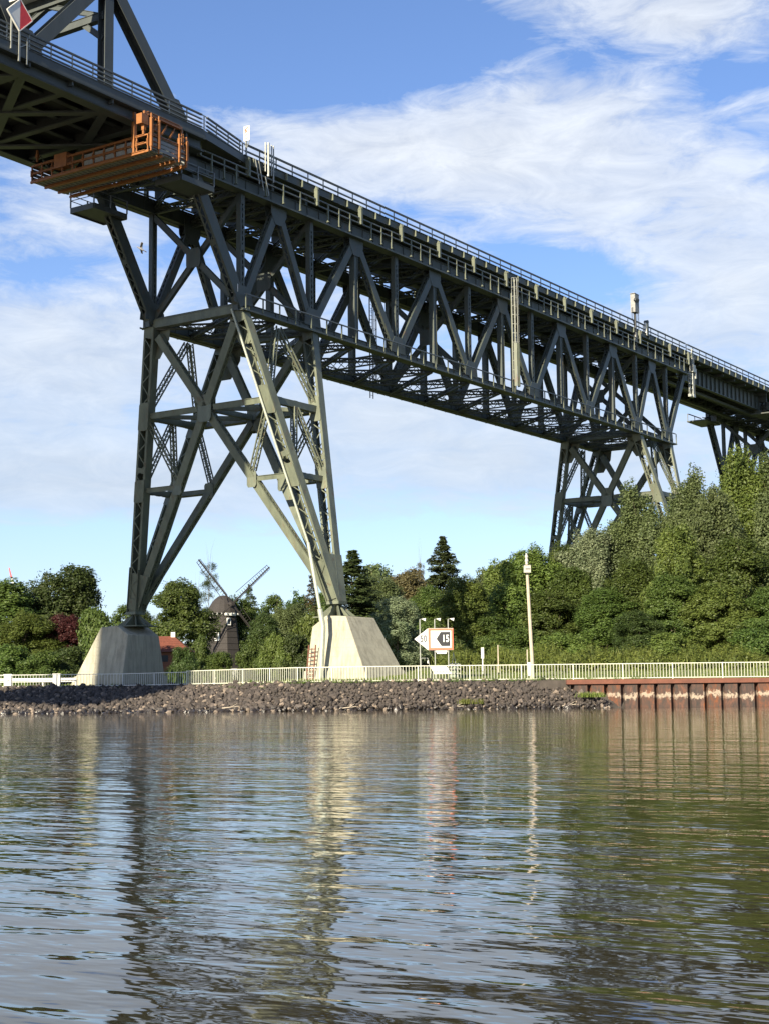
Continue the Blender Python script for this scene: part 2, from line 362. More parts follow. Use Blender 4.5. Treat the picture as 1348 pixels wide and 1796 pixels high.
for u in (0, 0.25, 0.5, 0.75, 1.0):
    rows.append([tuple(G(r, (TOE if r < 14 else min(101.4, TOE + .6 + (r - 14) * 1.2)) - 0.8 + (crest(r) + .02 - (TOE if r < 14 else min(101.4, TOE + .6 + (r - 14) * 1.2)) + 0.8) * u, -0.6 + 2.45 * u)) for r in rs])
mb = MB(); mb.v = [q for row in rows for q in row]; mb.f = [(j*nx+i, j*nx+i+1, (j+1)*nx+i+1, (j+1)*nx+i) for j in range(4) for i in range(nx-1)]
eb = mb.build('earth_bank', em); tag(eb, kind='structure')
pm_ = mat('gravel_path', (0.42, 0.38, 0.31), 0.95, 0, 0.15, 3)
mb = MB(); rr = [x for x in range(-60, 5)]
for r in rr:
    for e in (1.4, 3.4): mb.v.append(tuple(G(r, crest(r) + e, landz(r, crest(r) + e) + 0.03)))
mb.f = [(2*i, 2*i+2, 2*i+3, 2*i+1) for i in range(len(rr)-1)]
tag(mb.build('canal_path', pm_), kind='structure')

# ------------------------------------------------------------------ the railway bridge
P6 = 6.1; HB = 4.38; ZL = 29.76; GR = 0.0044
def zb(h, X): return ZL + h + GR * X
def V(X, Y, h): return Vector((X, Y, zb(h, X)))
YV = Vector((0, 1, 0)); XV = Vector((1, 0, 0)); ZV = Vector((0, 0, 1))
UC, LC = 9.3, 0.0
TA, A1, A2 = -14.43, -8.63, 0.0
B1, B2, TB = 61.0, 69.36, 75.03

def chord_beam(name, X0, X1, y, h, wy, dh, m, par, step=6.1, ledge=0.0):
    """riveted chord: box with proud flanges and vertical stiffeners, built along X with the grade"""
    p, q = V(X0, y, h), V(X1, y, h); L = (q - p).length
    def mk(b):
        a = (q - p).normalized(); A = a * L
        b.box(A / 2, a * (L / 2), YV * (wy / 2 - .03), ZV * (dh / 2 - .02))
        for s in (-1, 1): b.box(A / 2 + ZV * (s * (dh / 2 - .02)), a * (L / 2 + .01), YV * (wy / 2 + .05), ZV * .022)
        if ledge:
            sg = 1 if y > 0 else -1
            b.box(A / 2 - ZV * (dh / 2 + .03) + YV * (sg * (wy / 2 + ledge / 2)), a * (L / 2), YV * (ledge / 2 + .08), ZV * .02)
            b.box(A / 2 - ZV * (dh / 2 - .03) + YV * (sg * (wy / 2 + ledge + .07)), a * (L / 2), YV * .012, ZV * .06)
        k = int(L / (step / 4))
        for i in range(k + 1):
            for s in (-1, 1): b.box(a * (L * i / k) + YV * (s * (wy / 2 - .01)), a * .02, YV * .03, ZV * (dh / 2 - .05))
    return inst((rk(q - p), wy, dh, ledge, y > 0), name, mk, m, par, p - ploc(par))

def truss_span(label, tip0, a1, a2, panels, b1=None, b2=None, tip1=None, sway=()):
    sp = thing('viaduct_span', (a2, 0, zb(0, a2)), label, 'bridge span', 'truss spans of the railway viaduct')
    endX = tip1 if tip1 is not None else a2 + panels * P6
    low1 = (b2 + 1.2) if b2 else endX
    for s in (-1, 1):
        y = s * HB
        chord_beam('upper_chord', tip0, endX, y, UC, .46, 1.1, STEEL, sp, ledge=.42)
        chord_beam('lower_chord', a1 - .6, low1, y, LC, .46, .66, STEEL, sp, ledge=.45)
        bot = [a1, a2] + [a2 + P6 * i for i in range(2, panels + 1, 2)]
        top = [(a1 + a2) / 2] + [a2 + P6 * i for i in range(1, panels, 2)]
        posts = [(a1, 'l'), (a2, 'l')] + [(a2 + P6 * i, 'l' if i % 2 == 0 else 's') for i in range(1, panels + 1)]
        if b2: bot.append(b2); top.append((b1 + b2) / 2); posts.append((b2, 'l'))
        for X, k in posts:
            if k == 'l': member('post', V(X, y, .3), V(X, y, 8.8), .46, .40, XV, 'frame', STEEL, sp)
            else: member('post', V(X, y, -.3), V(X, y, 8.8), .42, .46, YV, 'box', STEEL, sp)
        seq = [tip0]; 
        member('diagonal', V(tip0 + .3, y, 8.85), V(a1, y, .1), .62, .95, YV, 'laced', STEEL, sp)
        for i, X in enumerate(bot[:-1]):
            m_ = top[i]; dd = .66 if i else .6
            member('diagonal', V(X, y, .15), V(m_, y, 8.75), .5, dd, YV, 'laced', STEEL, sp)
            member('diagonal', V(m_, y, 8.75), V(bot[i + 1], y, .15), .5, dd, YV, 'laced', STEEL, sp)
        if tip1: member('diagonal', V(b2, y, .1), V(tip1 - .3, y, 8.85), .5, .7, YV, 'laced', STEEL, sp)
        for X in top:
            for t in (-.29, .29):
                plate('gusset_plate', [V(X-1.0, y+t, 8.86), V(X+1.0, y+t, 8.86), V(X+.95, y+t, 8.1), V(X+.45, y+t, 7.3), V(X-.45, y+t, 7.3), V(X-.95, y+t, 8.1)], YV, .03, STEEL, sp)
        for X in bot:
            for t in (-.29, .29):
                plate('gusset_plate', [V(X-1.1, y+t, .2), V(X+1.1, y+t, .2), V(X+1.0, y+t, .9), V(X+.55, y+t, 1.6), V(X-.55, y+t, 1.6), V(X-1.0, y+t, .9)], YV, .03, STEEL, sp)
    # panel points along the deck
    fb = [tip0 + .2, a1, (a1 + a2) / 2, a2] + [a2 + P6 * i for i in range(1, panels + 1)]
    if b2: fb += [b2, tip1 - .2]
    brk = [tip0 + .2, a1, a2] + fb[4:]
    for X in fb:
        member('floor_beam', V(X, -4.1, 10.45), V(X, 4.1, 10.45), .3, 1.1, XV, 'box', STEEL, sp)
        member('cross_strut', V(X, -4.1, 9.0), V(X, 4.1, 9.0), .25, .5, XV, 'lattice', STEEL, sp)
    for X in brk:
        for s in (-1, 1):
            y = s * (HB + .74)
            def mk(b, s=s):
                b.prism([Vector((0, -.17, -.95)), Vector((0, .17, -.95)), Vector((0, .17, .35)), Vector((0, 0, .66)), Vector((0, -.17, .35))], XV * .11)
                b.aabb(-.13, .13, -.19, .19, -.62, -.58); b.aabb(-.13, .13, -.19, .19, .33, .37)
            inst((s,), 'deck_bracket', mk, LEGM, sp, V(X, y, 10.85) - sp.location)
    for X0, X1 in zip(brk, brk[1:]):
        n = 3
        for s in (-1, 1):
            for i in range(1, n + 1):
                X = X0 + (X1 - X0) * i / (n + 1)
                def mk(b): b.aabb(-.06, .06, -.05, .05, -.75, .75); b.aabb(-.07, .07, -.12, .2, -.78, -.72)
                o = inst((0,), 'walkway_post', mk, LEGM, sp, V(X, s * (HB + .74), 9.72) - sp.location)
                if s > 0: o.rotation_euler = (0, 0, math.pi)
    for s in (-1, 1):
        for h in (10.44, 9.98):
            member('walkway_rail', V(tip0, s * (HB + .70), h), V(endX, s * (HB + .70), h), .04, .04, YV, 'box', GALV2, sp)
        X = a1 - .2
        while X < low1:
            def mk(b): b.aabb(-.05, .05, -.04, .04, -.62, .62); b.aabb(-.07, .07, -.1, .16, -.66, -.6)
            inst((1,), 'walkway_post', mk, LEGM, sp, V(X, s * (HB + .70), .28) - sp.location); X += P6 / 3
        member('walkway_rail', V(a1 - .4, s * (HB + .70), .88), V(low1, s * (HB + .70), .88), .035, .035, YV, 'box', GALV2, sp)
    for y in (-2.55, -1.0, 1.0, 2.55):
        member('stringer', V(tip0, y, 10.72), V(endX, y, 10.72), .22, .52, YV, 'box', STEEL, sp)
    lowx = [a1, (a1 + a2) / 2, a2] + [a2 + P6 * i for i in range(1, panels + 1)] + ([(b1 + b2) / 2, b2] if b2 else [])
    for i, X in enumerate(lowx):
        member('cross_strut', V(X, -HB + .2, -.05), V(X, HB - .2, -.05), .22, .75, XV, 'lattice', STEEL, sp)
        if i + 1 < len(lowx):
            X1 = lowx[i + 1]
            for s in (-1, 1): member('lateral_brace', V(X, -s * (HB - .25), -.3 + .04 * s), V(X1, s * (HB - .25), -.3 + .04 * s), .30, .22, ZV, 'light', STEEL, sp)
    for i, X in enumerate(fb[:-1]):
        X1 = fb[i + 1]
        for s in (-1, 1): member('lateral_brace', V(X, -s * (HB - .25), 9.35 + .05 * s), V(X1, s * (HB - .25), 9.35 + .05 * s), .30, .2, ZV, 'light', STEEL, sp)
    for X in sway:
        for s in (-1, 1):
            member('sway_brace', V(X + .08 * s, s * (HB - .2), .4), V(X + .08 * s, -s * (HB - .2), 8.5), .22, .42, XV, 'box', STEEL, sp)
        gusset('gusset_plate', V(X - .28, 0, 4.45), YV, ZV, .7, .75, .05, STEEL, sp)
    return sp, fb

def deck_run(sp, X0, X1, ext0=0, ext1=0):
    box = lambda nm, y0, y1, h0, h1, m=STEEL: member(nm, V(X0, (y0+y1)/2, (h0+h1)/2), V(X1, (y0+y1)/2, (h0+h1)/2), abs(y1-y0), h1-h0, YV, 'box', m, sp)
    box('deck_slab', -4.55, 4.55, 11.06, 11.2)
    for s in (-1, 1):
        def mk(b):
            A = V(X1, 0, 0) - V(X0, 0, 0); L = A.length; a = A / L
            b.box(A / 2, a * (L / 2), YV * .03, ZV * .30)
            b.box(A / 2 + ZV * .30, a * (L / 2), YV * .12, ZV * .02); b.box(A / 2 - ZV * .30, a * (L / 2), YV * .10, ZV * .018)
            k = int(round(L / (P6 / 3)))
        inst((round(X1 - X0, 2),), 'deck_fascia', mk, STEEL, sp, V(X0, s * 4.88, 11.27) - sp.location)
        k = int(round((X1 - X0) / (P6 / 3)))
        for i in range(k): inst((7,), 'fascia_stiffener', lambda b: b.aabb(-.05, .05, -.09, .09, -.27, .27), LEGM, sp, V(X0 + (X1 - X0) * (i + .5) / k, s * 5.0, 11.27) - sp.location)  # paler than the fascia: sunlit look put into the colour
        rail = member('railing', V(X0, s * 4.80, 12.49), V(X1, s * 4.80, 12.49), .06, .07, YV, 'box', GALV2, sp)
        member('mid_rail', V(X0, s * 4.80, 11.98), V(X1, s * 4.80, 11.98), .04, .04, YV, 'box', GALV2, rail.parent)
        k = int(round((X1 - X0) / (P6 / 3)))
        for i in range(k + 1):
            X = X0 + (X1 - X0) * i / k
            def mk2(b): b.aabb(-.035, .035, -.035, .035, -.52, .52)
            inst((0,), 'railing_post', mk2, GALV2, sp, V(X, s * 4.80, 11.98) - sp.location)

span1, fb1 = truss_span('long dark green truss span between the big left tower and the tower above trees', TA, A1, A2, 10, B1, B2, TB, sway=(A1, A2, A2 + 4 * P6, B1, B2))
deck_run(span1, -8.9, TB)
# suspended plate girder span beyond the far tower
gs = thing('girder_span', (TB + 1, 0, zb(9, TB)), 'solid plate girder span at right, just beyond the tower above the trees', 'bridge span')
TC = 104.0
for s in (-1, 1):
    y = s * 3.1
    def mk(b):
        A = V(TC + 2.5, 0, 0) - V(TB + .25, 0, 0); L = A.length; a = A / L
        b.box(A / 2, a * (L / 2), YV * .03, ZV * .98)
        for q in (-1, 1): b.box(A / 2 + ZV * (q * 1.0), a * (L / 2), YV * .26, ZV * .035)
        k = 22
        for i in range(k + 1): b.box(a * (L * i / k), a * .025, YV * .2, ZV * .96)
    inst((0,), 'plate_girder', mk, STEEL, gs, V(TB + .25, y, 9.75) - gs.location)
    def mkb(b):
        A = V(TC + 2.5, 0, 0) - V(TB + .25, 0, 0); L = A.length; a = A / L
        b.box(A / 2, a * (L / 2), YV * .35, ZV * .05)
        for q in (-.35, .35): b.box(A / 2 + YV * q, a * (L / 2), YV * .03, ZV * .14)
    inst((1,), 'inspection_walkway', mkb, STEEL, gs, V(TB + .25, s * 1.6, 8.45) - gs.location)
for i in range(8):
    X = TB + 1.0 + i * (TC - TB) / 7.5
    member('cross_frame', V(X, -3.0, 9.0), V(X, 3.0, 10.5), .1, .25, XV, 'box', STEEL, gs); member('cross_frame', V(X + .2, 3.0, 9.0), V(X + .2, -3.0, 10.5), .1, .25, XV, 'box', STEEL, gs)
    member('floor_beam', V(X, -4.5, 10.85), V(X, 4.5, 10.85), .3, .4, XV, 'box', STEEL, gs)
    for s in (-1, 1):
        plate('deck_bracket', [V(X, s * 3.15, 10.7), V(X, s * 4.8, 10.95), V(X, s * 4.8, 11.0), V(X, s * 3.15, 11.02)], XV, .08, STEEL, gs)
deck_run(gs, TB + .02, TC)
span3, fb3 = truss_span('farthest truss span at the right edge beyond the plate girder span', TC, TC + 5.8, TC + 14.4, 4, sway=(TC + 5.8, TC + 14.4))
deck_run(span3, TC + .02, TC + 14.4 + 4 * P6)
# bearing platforms on the near tip of the farthest span
for s in (-1, 1):
    box_part('bearing_platform', TC - 3.4, TC + 1.8, s * 4.6 - 1.4, s * 4.6 + 1.4, zb(7.7, TC), zb(7.86, TC), STEEL, span3)
    box_part('bearing_block', TC - .9, TC + .9, s * 3.1 - .4, s * 3.1 + .4, zb(7.87, TC), zb(8.7, TC), STEEL, span3)
    for X in (TC - 3.3, TC - .8, TC + 1.7):
        box_part('platform_post', X - .04, X + .04, s * 5.9 - .04, s * 5.9 + .04, zb(7.87, TC), zb(8.9, TC), GALV2, span3)
    member('platform_rail', V(TC - 3.3, s * 5.9, 8.9), V(TC + 1.7, s * 5.9, 8.9), .05, .05, YV, 'box', GALV2, span3)

BASE_DX = 0.5; VB = 9.90; HBZ = 22.04; TCR = 0.3067; T2 = 0.565
def tower(label, xa, xb, lit, zbase=None):
    xm = (xa + xb) / 2; z0 = zb(0, xm)
    tw = thing('bridge_tower', (xm, 0, z0 - HBZ), label, 'bridge tower', 'trestle towers of the railway viaduct')
    m = LEGM
    foot = lambda s: Vector((xm, s * VB, z0 - HBZ))
    top = lambda s, k: V((xa, xb)[k], s * HB, -.2)
    def L(s, k, t): return top(s, k).lerp(foot(s), t)
    def Dg(s, k, t): return top(s, k).lerp(foot(-s), t)       # frame diagonal starting at side s
    for s in (-1, 1):
        for k in (0, 1):
            a = (foot(s) - top(s, k)).normalized(); fn = (foot(s) - foot(-s)); 
            n = Vector((0, 1, 0)) - a * a.y
            leg = member('leg', top(s, k), L(s, k, .985), .94, .74, n, 'laced', m, tw)
        side_n = (L(s, 0, 1) - L(s, 0, 0)).cross(XV).normalized()
        for off in (-.48, .48):   # solid foot plates where the legs meet
            P0, P1 = L(s, 0, .84), L(s, 1, .84); F = foot(s)
            pts = [P0 - XV * .5, P1 + XV * .5, F + XV * .55, F - XV * .55]
            plate('foot_plate', [q + side_n * off for q in pts], side_n, .05, m, tw)
        M0 = (top(s, 0) + top(s, 1)) / 2 - ZV * .3
        for k in (0, 1): member('side_lattice', M0, L(s, k, TCR * .97), .38, .34, YV, 'light', m, tw, (.3, .4))
        member('side_strut', L(s, 0, TCR), L(s, 1, TCR), .4, .5, YV, 'frame', m, tw, (.4, .4))
        M1 = (L(s, 0, TCR) + L(s, 1, TCR)) / 2
        for k in (0, 1): member('side_lattice', M1, L(s, k, T2 * .985), .34, .3, YV, 'light', m, tw, (.3, .4))
        member('side_strut', L(s, 0, T2), L(s, 1, T2), .3, .4, YV, 'frame', m, tw, (.4, .4))
    X = []
    for k in (0, 1):
        a0 = top(-1, k); nrm = ((foot(1) - a0).cross(foot(-1) - top(1, k))).normalized()
        for s in (-1, 1):
            member('frame_diagonal', Dg(s, k, .02), Dg(s, k, .96), .46, .62, nrm, 'frame', m, tw, (.5, 0))
            gusset('gusset_plate', L(s, k, TCR) - nrm * (.42 if nrm.x > 0 else -.42), (foot(s) - top(s, k)), YV, 1.1, .50, .04, m, tw, .85)
            gusset('gusset_plate', L(s, k, T2) - nrm * (.42 if nrm.x > 0 else -.42), (foot(s) - top(s, k)), YV, .9, .50, .04, m, tw, .85)
            d2 = Dg(-s, k, T2)
            member('frame_strut', L(s, k, T2), d2, .3, .34, nrm, 'box', m, tw, (.4, .3))
            member('frame_lattice', L(s, k, TCR), Dg(-s, k, T2 * .98), .36, .34, nrm, 'light', m, tw, (.6, .4))
            gusset('gusset_plate', d2 - nrm * (.26 if nrm.x > 0 else -.26), ZV, YV, .62, .44, .04, m, tw)
            for off in (-.3, .3):
                P0, P1 = L(s, k, .85), Dg(-s, k, .87); F = foot(s)
                pts = [P0 + YV * (s * .4), P1 - YV * (s * .3), F - YV * (s * .5), F + YV * (s * .45)]
                plate('foot_plate', [q + nrm * off for q in pts], nrm, .05, m, tw)
            # corbel plate below the lower chord
            plate('gusset_plate', [top(s, k) + YV * (s * .5) + ZV * .2 - nrm * .5, top(s, k) - YV * (s * 1.5) + ZV * .2 - nrm * .5,
                                   top(s, k) - YV * (s * 1.3) - ZV * 1.2 - nrm * .5, top(s, k) - YV * (s * .35) - ZV * 2.6 - nrm * .5, top(s, k) + YV * (s * .75) - ZV * 2.6 - nrm * .5], nrm, .04, m, tw)
        c = (L(-1, k, TCR) + L(1, k, TCR)) / 2; X.append(c)
        for q in (-.27, .27): gusset('gusset_plate', c + nrm * q, ZV, YV, 1.05, .66, .04, m, tw)
        for s in (-1, 1): member('frame_strut', L(s, k, TCR), c, .36, .42, nrm, 'box', m, tw, (.4, .8))
        member('head_beam', top(-1, k) + ZV * .1, top(1, k) + ZV * .1, .5, .62, XV, 'box', m, tw, (.2, .2))
    member('centre_strut', X[0], X[1], .3, .4, YV, 'frame', m, tw, (.6, .6))
    for s in (-1, 1):
        member('plan_brace', L(s, 0, TCR), X[1], .22, .22, ZV, 'box', m, tw, (.8, .8)); member('plan_brace', L(s, 1, TCR), X[0], .22, .22, ZV, 'box', m, tw, (.8, .8))
        bb = MB()
        for dx, dy in ((1, 1), (1, -1), (-1, 1), (-1, -1), (0, 1.1), (0, -1.1), (1.2, 0), (-1.2, 0)):
            bb.prism([Vector((dx * .12, dy * .12, 0)), Vector((dx * 1.05, dy * 1.05, -1.05)), Vector((dx * .12, dy * .12, -1.05))], Vector((-dy, dx, 0)).normalized() * .05)
        bb.tube((0, 0, -.2), (0, 0, .45), .28, .28, 12); bb.aabb(-1.25, 1.25, -1.25, 1.25, -1.08, -1.0); bb.aabb(-.55, .55, -.55, .55, -.1, .12)
        inst((0,), 'bearing_shoe', lambda b: (b.v.extend(bb.v), b.f.extend(bb.f)), m, tw, foot(s) - tw.location)
    return tw, L, foot, Dg
tw1, L1, foot1, Dg1 = tower('tall near lattice tower standing on two concrete blocks, its right legs sunlit', A1, A2, True)
tw2, L2, foot2, _ = tower('lattice tower rising out of the trees right of centre', B1, B2, False)
tw3, L3, foot3, _ = tower('farthest lattice tower, cut by the right edge of the photo behind the trees', TC + 5.8, TC + 14.4, False)
# rain pipe down the near leg
b = MB(); 
def leg_off(t, dx, dy): return L1(-1, 0, t) + Vector((dx, dy, 0))
pp = [leg_off(-.0, -.62, .35), leg_off(.3, -.62, .35), leg_off(.6, -.62, .35), leg_off(.80, -.62, .35)]
fz = foot1(-1)
pp += [Vector((-7.42, -10.65, 7.1)), Vector((-7.33, -10.85, 5.8)), Vector((-7.48, -10.70, 1.8))]
for i, (a_, c_) in enumerate(zip(pp, pp[1:])): b.tube(a_, c_, .085 if i < 3 else (.12 if i == 3 else .19))
b.build('rain_pipe', mat('pipe_grey', (0.30, 0.32, 0.26), 0.5, .1, .1), tw1, -tw1.location)
# work cage bracket at the leg head
b = MB()
q0 = L1(-1, 0, 0) + Vector((-.75, 0, 1.2))
for dz in (0, .55):
    b.bar(q0 + Vector((0, -.35, dz)), q0 + Vector((0, .35, dz)), .05, .05)
for dy in (-.35, .35): b.bar(q0 + Vector((0, dy, 0)), q0 + Vector((0, dy, .55)), .05, .05, XV)
b.build('ladder_hoop', WHITE, tw1, -tw1.location)

# concrete blocks under the near tower
def footing(s, label):
    F = foot1(s); th = thing('concrete_footing', (F.x, F.y, 1.6), label, 'bridge footing', 'concrete blocks under the near tower')
    ztop, zin = F.z - 1.0, F.z - 1.75; z0 = 1.2
    def P(dx, o, z): return (dx, s * o, z - 1.6)
    b = MB(); zs = 2.75
    tt = lambda a, c_: a + (c_ - a) * (zs - z0) / (ztop - z0)
    b.v = [P(-2.75, -1.0, z0), P(2.75, -1.0, z0), P(2.75, 4.85, z0), P(-2.75, 4.85, z0),
           P(-1.8, -.9, zin), P(1.8, -.9, zin), P(1.8, 2.05, ztop - .1), P(-1.8, 2.05, ztop - .1),
           P(-1.8, .3, ztop), P(1.8, .3, ztop)]
    b.f = [(0, 4, 8, 7, 3), (1, 2, 6, 9, 5), (0, 1, 5, 4), (3, 7, 6, 2), (4, 5, 9, 8), (8, 9, 6, 7)]
    if s < 0: b.f = [f[::-1] for f in b.f]
    o = b.build('block', CONC, th)
    bv = o.modifiers.new('bevel', 'BEVEL'); bv.width = .07; bv.segments = 2
    b = MB(); d = .07
    b.v = [P(-2.75 - d, -1.0 - d, 1.0), P(2.75 + d, -1.0 - d, 1.0), P(2.75 + d, 4.85 + d, 1.0), P(-2.75 - d, 4.85 + d, 1.0),
           P(tt(-2.75, -1.8) - d, -1.0 - d, zs), P(tt(2.75, 1.8) + d, -1.0 - d, zs), P(tt(2.75, 1.8) + d, tt(4.85, 2.05) + d, zs), P(tt(-2.75, -1.8) - d, tt(4.85, 2.05) + d, zs)]
    b.f = [(0,1,5,4), (1,2,6,5), (2,3,7,6), (3,0,4,7), (4,5,6,7)]
    if s < 0: pass
    else: b.f = [f[::-1] for f in b.f]
    b.build('plinth', CONC, th)
    return th
footing(1, 'battered concrete block under the left legs, mostly in the shade of the bridge')
fr = footing(-1, 'bright sunlit battered concrete block under the right legs, with a pipe down its corner')
b = MB(); F = foot1(-1)
for dx in (-2.6, -2.3): pass
base = Vector((F.x - 2.9, F.y + .35, 0))
for z in np.arange(1.9, 4.4, .3): b.box(Vector((base.x + (z - 1.9) * .13, base.y, z)), XV * .03, YV * .3, ZV * .03)
for q in (-.3, .3): b.bar(Vector((base.x, base.y + q, 1.8)), Vector((base.x + .36, base.y + q, 4.6)), .07, .07, YV)
lo = b.build('rusty_ladder', RUST, None); tag(lo, 'short rusty ladder frame leaning on the sunlit concrete block', 'ladder')

# ------------------------------------------------------------------ canal span at upper left
cs = thing('canal_span', (-16.8, 0, 41.0), 'grey main canal span at upper left, its deck hanging between tall truss sides', 'bridge span')
QP = 7.35; XS = -14.9; NQ = 11; XE = -16.8 - QP * NQ
def cmem(nm, a, c_, w_, d, n, st='box', m=None): return member(nm, Vector(a), Vector(c_), w_, d, n, st, m or STEEL2, cs)
for s in (-1, 1):
    cmem('edge_girder', (XE, s * 5.75, 40.2), (XS, s * 5.75, 40.2), .12, 1.35, YV)
    cmem('girder_flange', (XE, s * 5.75, 39.5), (XS, s * 5.75, 39.5), .75, .07, YV)
    cmem('deck_fascia', (XE, s * 6.25, 40.68), (XS, s * 6.25, 40.68), .08, .62, YV)
    cmem('fascia_ledge', (XE, s * 6.05, 40.35), (XS, s * 6.05, 40.35), .5, .06, YV)
    for i in range(4 * NQ):
        X = -16.8 - QP * i / 4
        if i % 2 == 0: cmem('fascia_bracket', (X, s * 5.85, 40.2), (X, s * 6.2, 40.2), .12, .35, XV)
    # sloping edge walkway down to the narrower viaduct deck
    p0, p1 = Vector((XS, s * 6.25, 40.68)), Vector((-8.9, s * 4.88, zb(11.27, -8.9)))
    cmem('deck_fascia', p0, p1, .08, .6, YV)
    plate('deck_slab', [Vector((XS, s * 6.2, 40.9)), Vector((-8.9, s * 4.85, 40.9)), Vector((-8.9, s * 2, 40.9)), Vector((XS, s * 2, 40.9))], ZV, .1, STEEL2, cs)
    for dz, r_ in ((1.12, .05), (.8, .03), (.5, .03), (.22, .03)):
        a, b_ = Vector((XE, s * 6.2, 41.0 - .03 + dz)), Vector((XS, s * 6.2, 41.0 - .03 + dz))
        cmem('rail', a, b_, r_, r_, YV, 'box', GALV2)
        cmem('rail', b_, Vector((-8.9, s * 4.8, zb(11.4, -8.9) + dz * 1.0)), r_, r_, YV, 'box', GALV2)
    X = -9.4
    while X > -60:
        y = 6.2 if X < XS else 4.8 + (6.2 - 4.8) * (X + 8.9) / (XS + 8.9)
        def mk2(b): b.aabb(-.035, .035, -.03, .03, -.1, 1.13); b.aabb(-.06, .06, -.05, .05, -.42, -.08)
        inst((3,), 'railing_post', mk2, GALV, cs, Vector((X, s * y, 41.0)) - cs.location); X -= 1.85
    # truss side
    xs = [-16.8 - QP * i for i in range(NQ + 1)]
    zt = lambda i: 48.9 + 2.6 * min(i - 1, 5) * .55
    y = s * 5.45
    cmem('end_post', (xs[0], y, 40.9), (xs[1], y, 49.0), .75, .95, YV, 'H')
    for i in range(1, NQ, 2):
        cmem('truss_post', (xs[i], y, 40.9), (xs[i], y, zt(i) - .2), .62, .80, YV, 'H')
        cmem('truss_diagonal', (xs[i], y, zt(i)), (xs[i + 1], y, 40.9), .66, .85, YV, 'H')
        if i + 2 <= NQ:
            cmem('truss_diagonal', (xs[i + 1], y, 40.9), (xs[i + 2], y, zt(i + 2)), .66, .85, YV, 'H')
            cmem('top_chord', (xs[i], y, zt(i)), (xs[i + 2], y, zt(i + 2)), .75, .9, YV, 'box')
    for i in range(0, NQ, 2):
        for t in (-.36, .36):
            plate('gusset_plate', [(xs[i] - 1.5, y + t, 40.9), (xs[i] + (1.5 if i else .6), y + t, 40.9), (xs[i] + (1.3 if i else .4), y + t, 41.6), (xs[i] + .5 - (.9 if not i else 0), y + t, 42.6), (xs[i] - .5 - (.4 if not i else 0), y + t, 42.6), (xs[i] - 1.4, y + t, 41.6)], YV, .04, STEEL2, cs)
    for i in range(1, NQ, 2):
        for t in (-.36, .36): gusset('gusset_plate', Vector((xs[i], y + t, zt(i) - .3)), XV, ZV, 1.1, 1.0, .04, STEEL2, cs)
SOFF = mat('soffit_shade', (.022, .024, .022), .7, 0, .2)  # shade under the deck put into the colour, darker than the span's paint
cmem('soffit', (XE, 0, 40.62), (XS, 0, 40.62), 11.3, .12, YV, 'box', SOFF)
for i in range(2 * NQ + 1):
    X = -16.8 - QP * i / 2
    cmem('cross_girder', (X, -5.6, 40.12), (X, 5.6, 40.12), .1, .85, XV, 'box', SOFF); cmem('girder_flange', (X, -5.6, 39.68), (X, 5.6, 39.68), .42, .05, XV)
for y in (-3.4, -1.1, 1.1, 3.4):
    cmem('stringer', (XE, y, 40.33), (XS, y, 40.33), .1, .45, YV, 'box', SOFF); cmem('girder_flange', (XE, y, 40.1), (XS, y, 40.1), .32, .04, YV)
for i in range(NQ):
    X0, X1 = -16.8 - QP * i, -16.8 - QP * (i + 1)
    for s in (-1, 1): cmem('wind_brace', (X0, s * 5.5, 39.58 + .05 * s), (X1, -s * 5.5, 39.58 + .05 * s), .5, .08, Vector((s * 11, QP, 0)))
for i in range(1, NQ, 2):
    z = zt(i)
    cmem('portal_beam', (xs[i], -5.4, z - .3), (xs[i], 5.4, z - .3), .5, .7, XV)
    cmem('portal_beam', (xs[i], -5.4, z - 2.6), (xs[i], 5.4, z - 2.6), .4, .5, XV)
    for s in (-1, 1):
        cmem('knee_brace', (xs[i], s * 5.3, z - 4.2), (xs[i], s * 3.4, z - 2.7), .3, .35, XV)
        cmem('portal_brace', (xs[i], s * 5.2, z - 2.6), (xs[i], 0, z - .5), .25, .3, XV)
    if i + 2 <= NQ:
        for s in (-1, 1): cmem('wind_brace', (xs[i], -s * 5.3, z + .05 * s), (xs[i + 2], s * 5.3, zt(i + 2) + .05 * s), .3, .3, ZV)
# cross walkway with handrail on top of the portal
for s in (0, .9):
    cmem('walkway_rail', (xs[1] - .2 - s, -5.2, zt(1) + 1.25), (xs[1] - .2 - s, 5.2, zt(1) + 1.25), .05, .05, XV, 'box', GALV2)
    for k in range(7): cmem('railing_post', (xs[1] - .2 - s, -5.2 + k * 1.73, zt(1) + .1), (xs[1] - .2 - s, -5.2 + k * 1.73, zt(1) + 1.25), .04, .04, XV, 'box', GALV2)
cmem('walkway_deck', (xs[1] - .65, -5.2, zt(1) + .12), (xs[1] - .65, 5.2, zt(1) + .12), 1.0, .06, XV, 'box', WHITE)
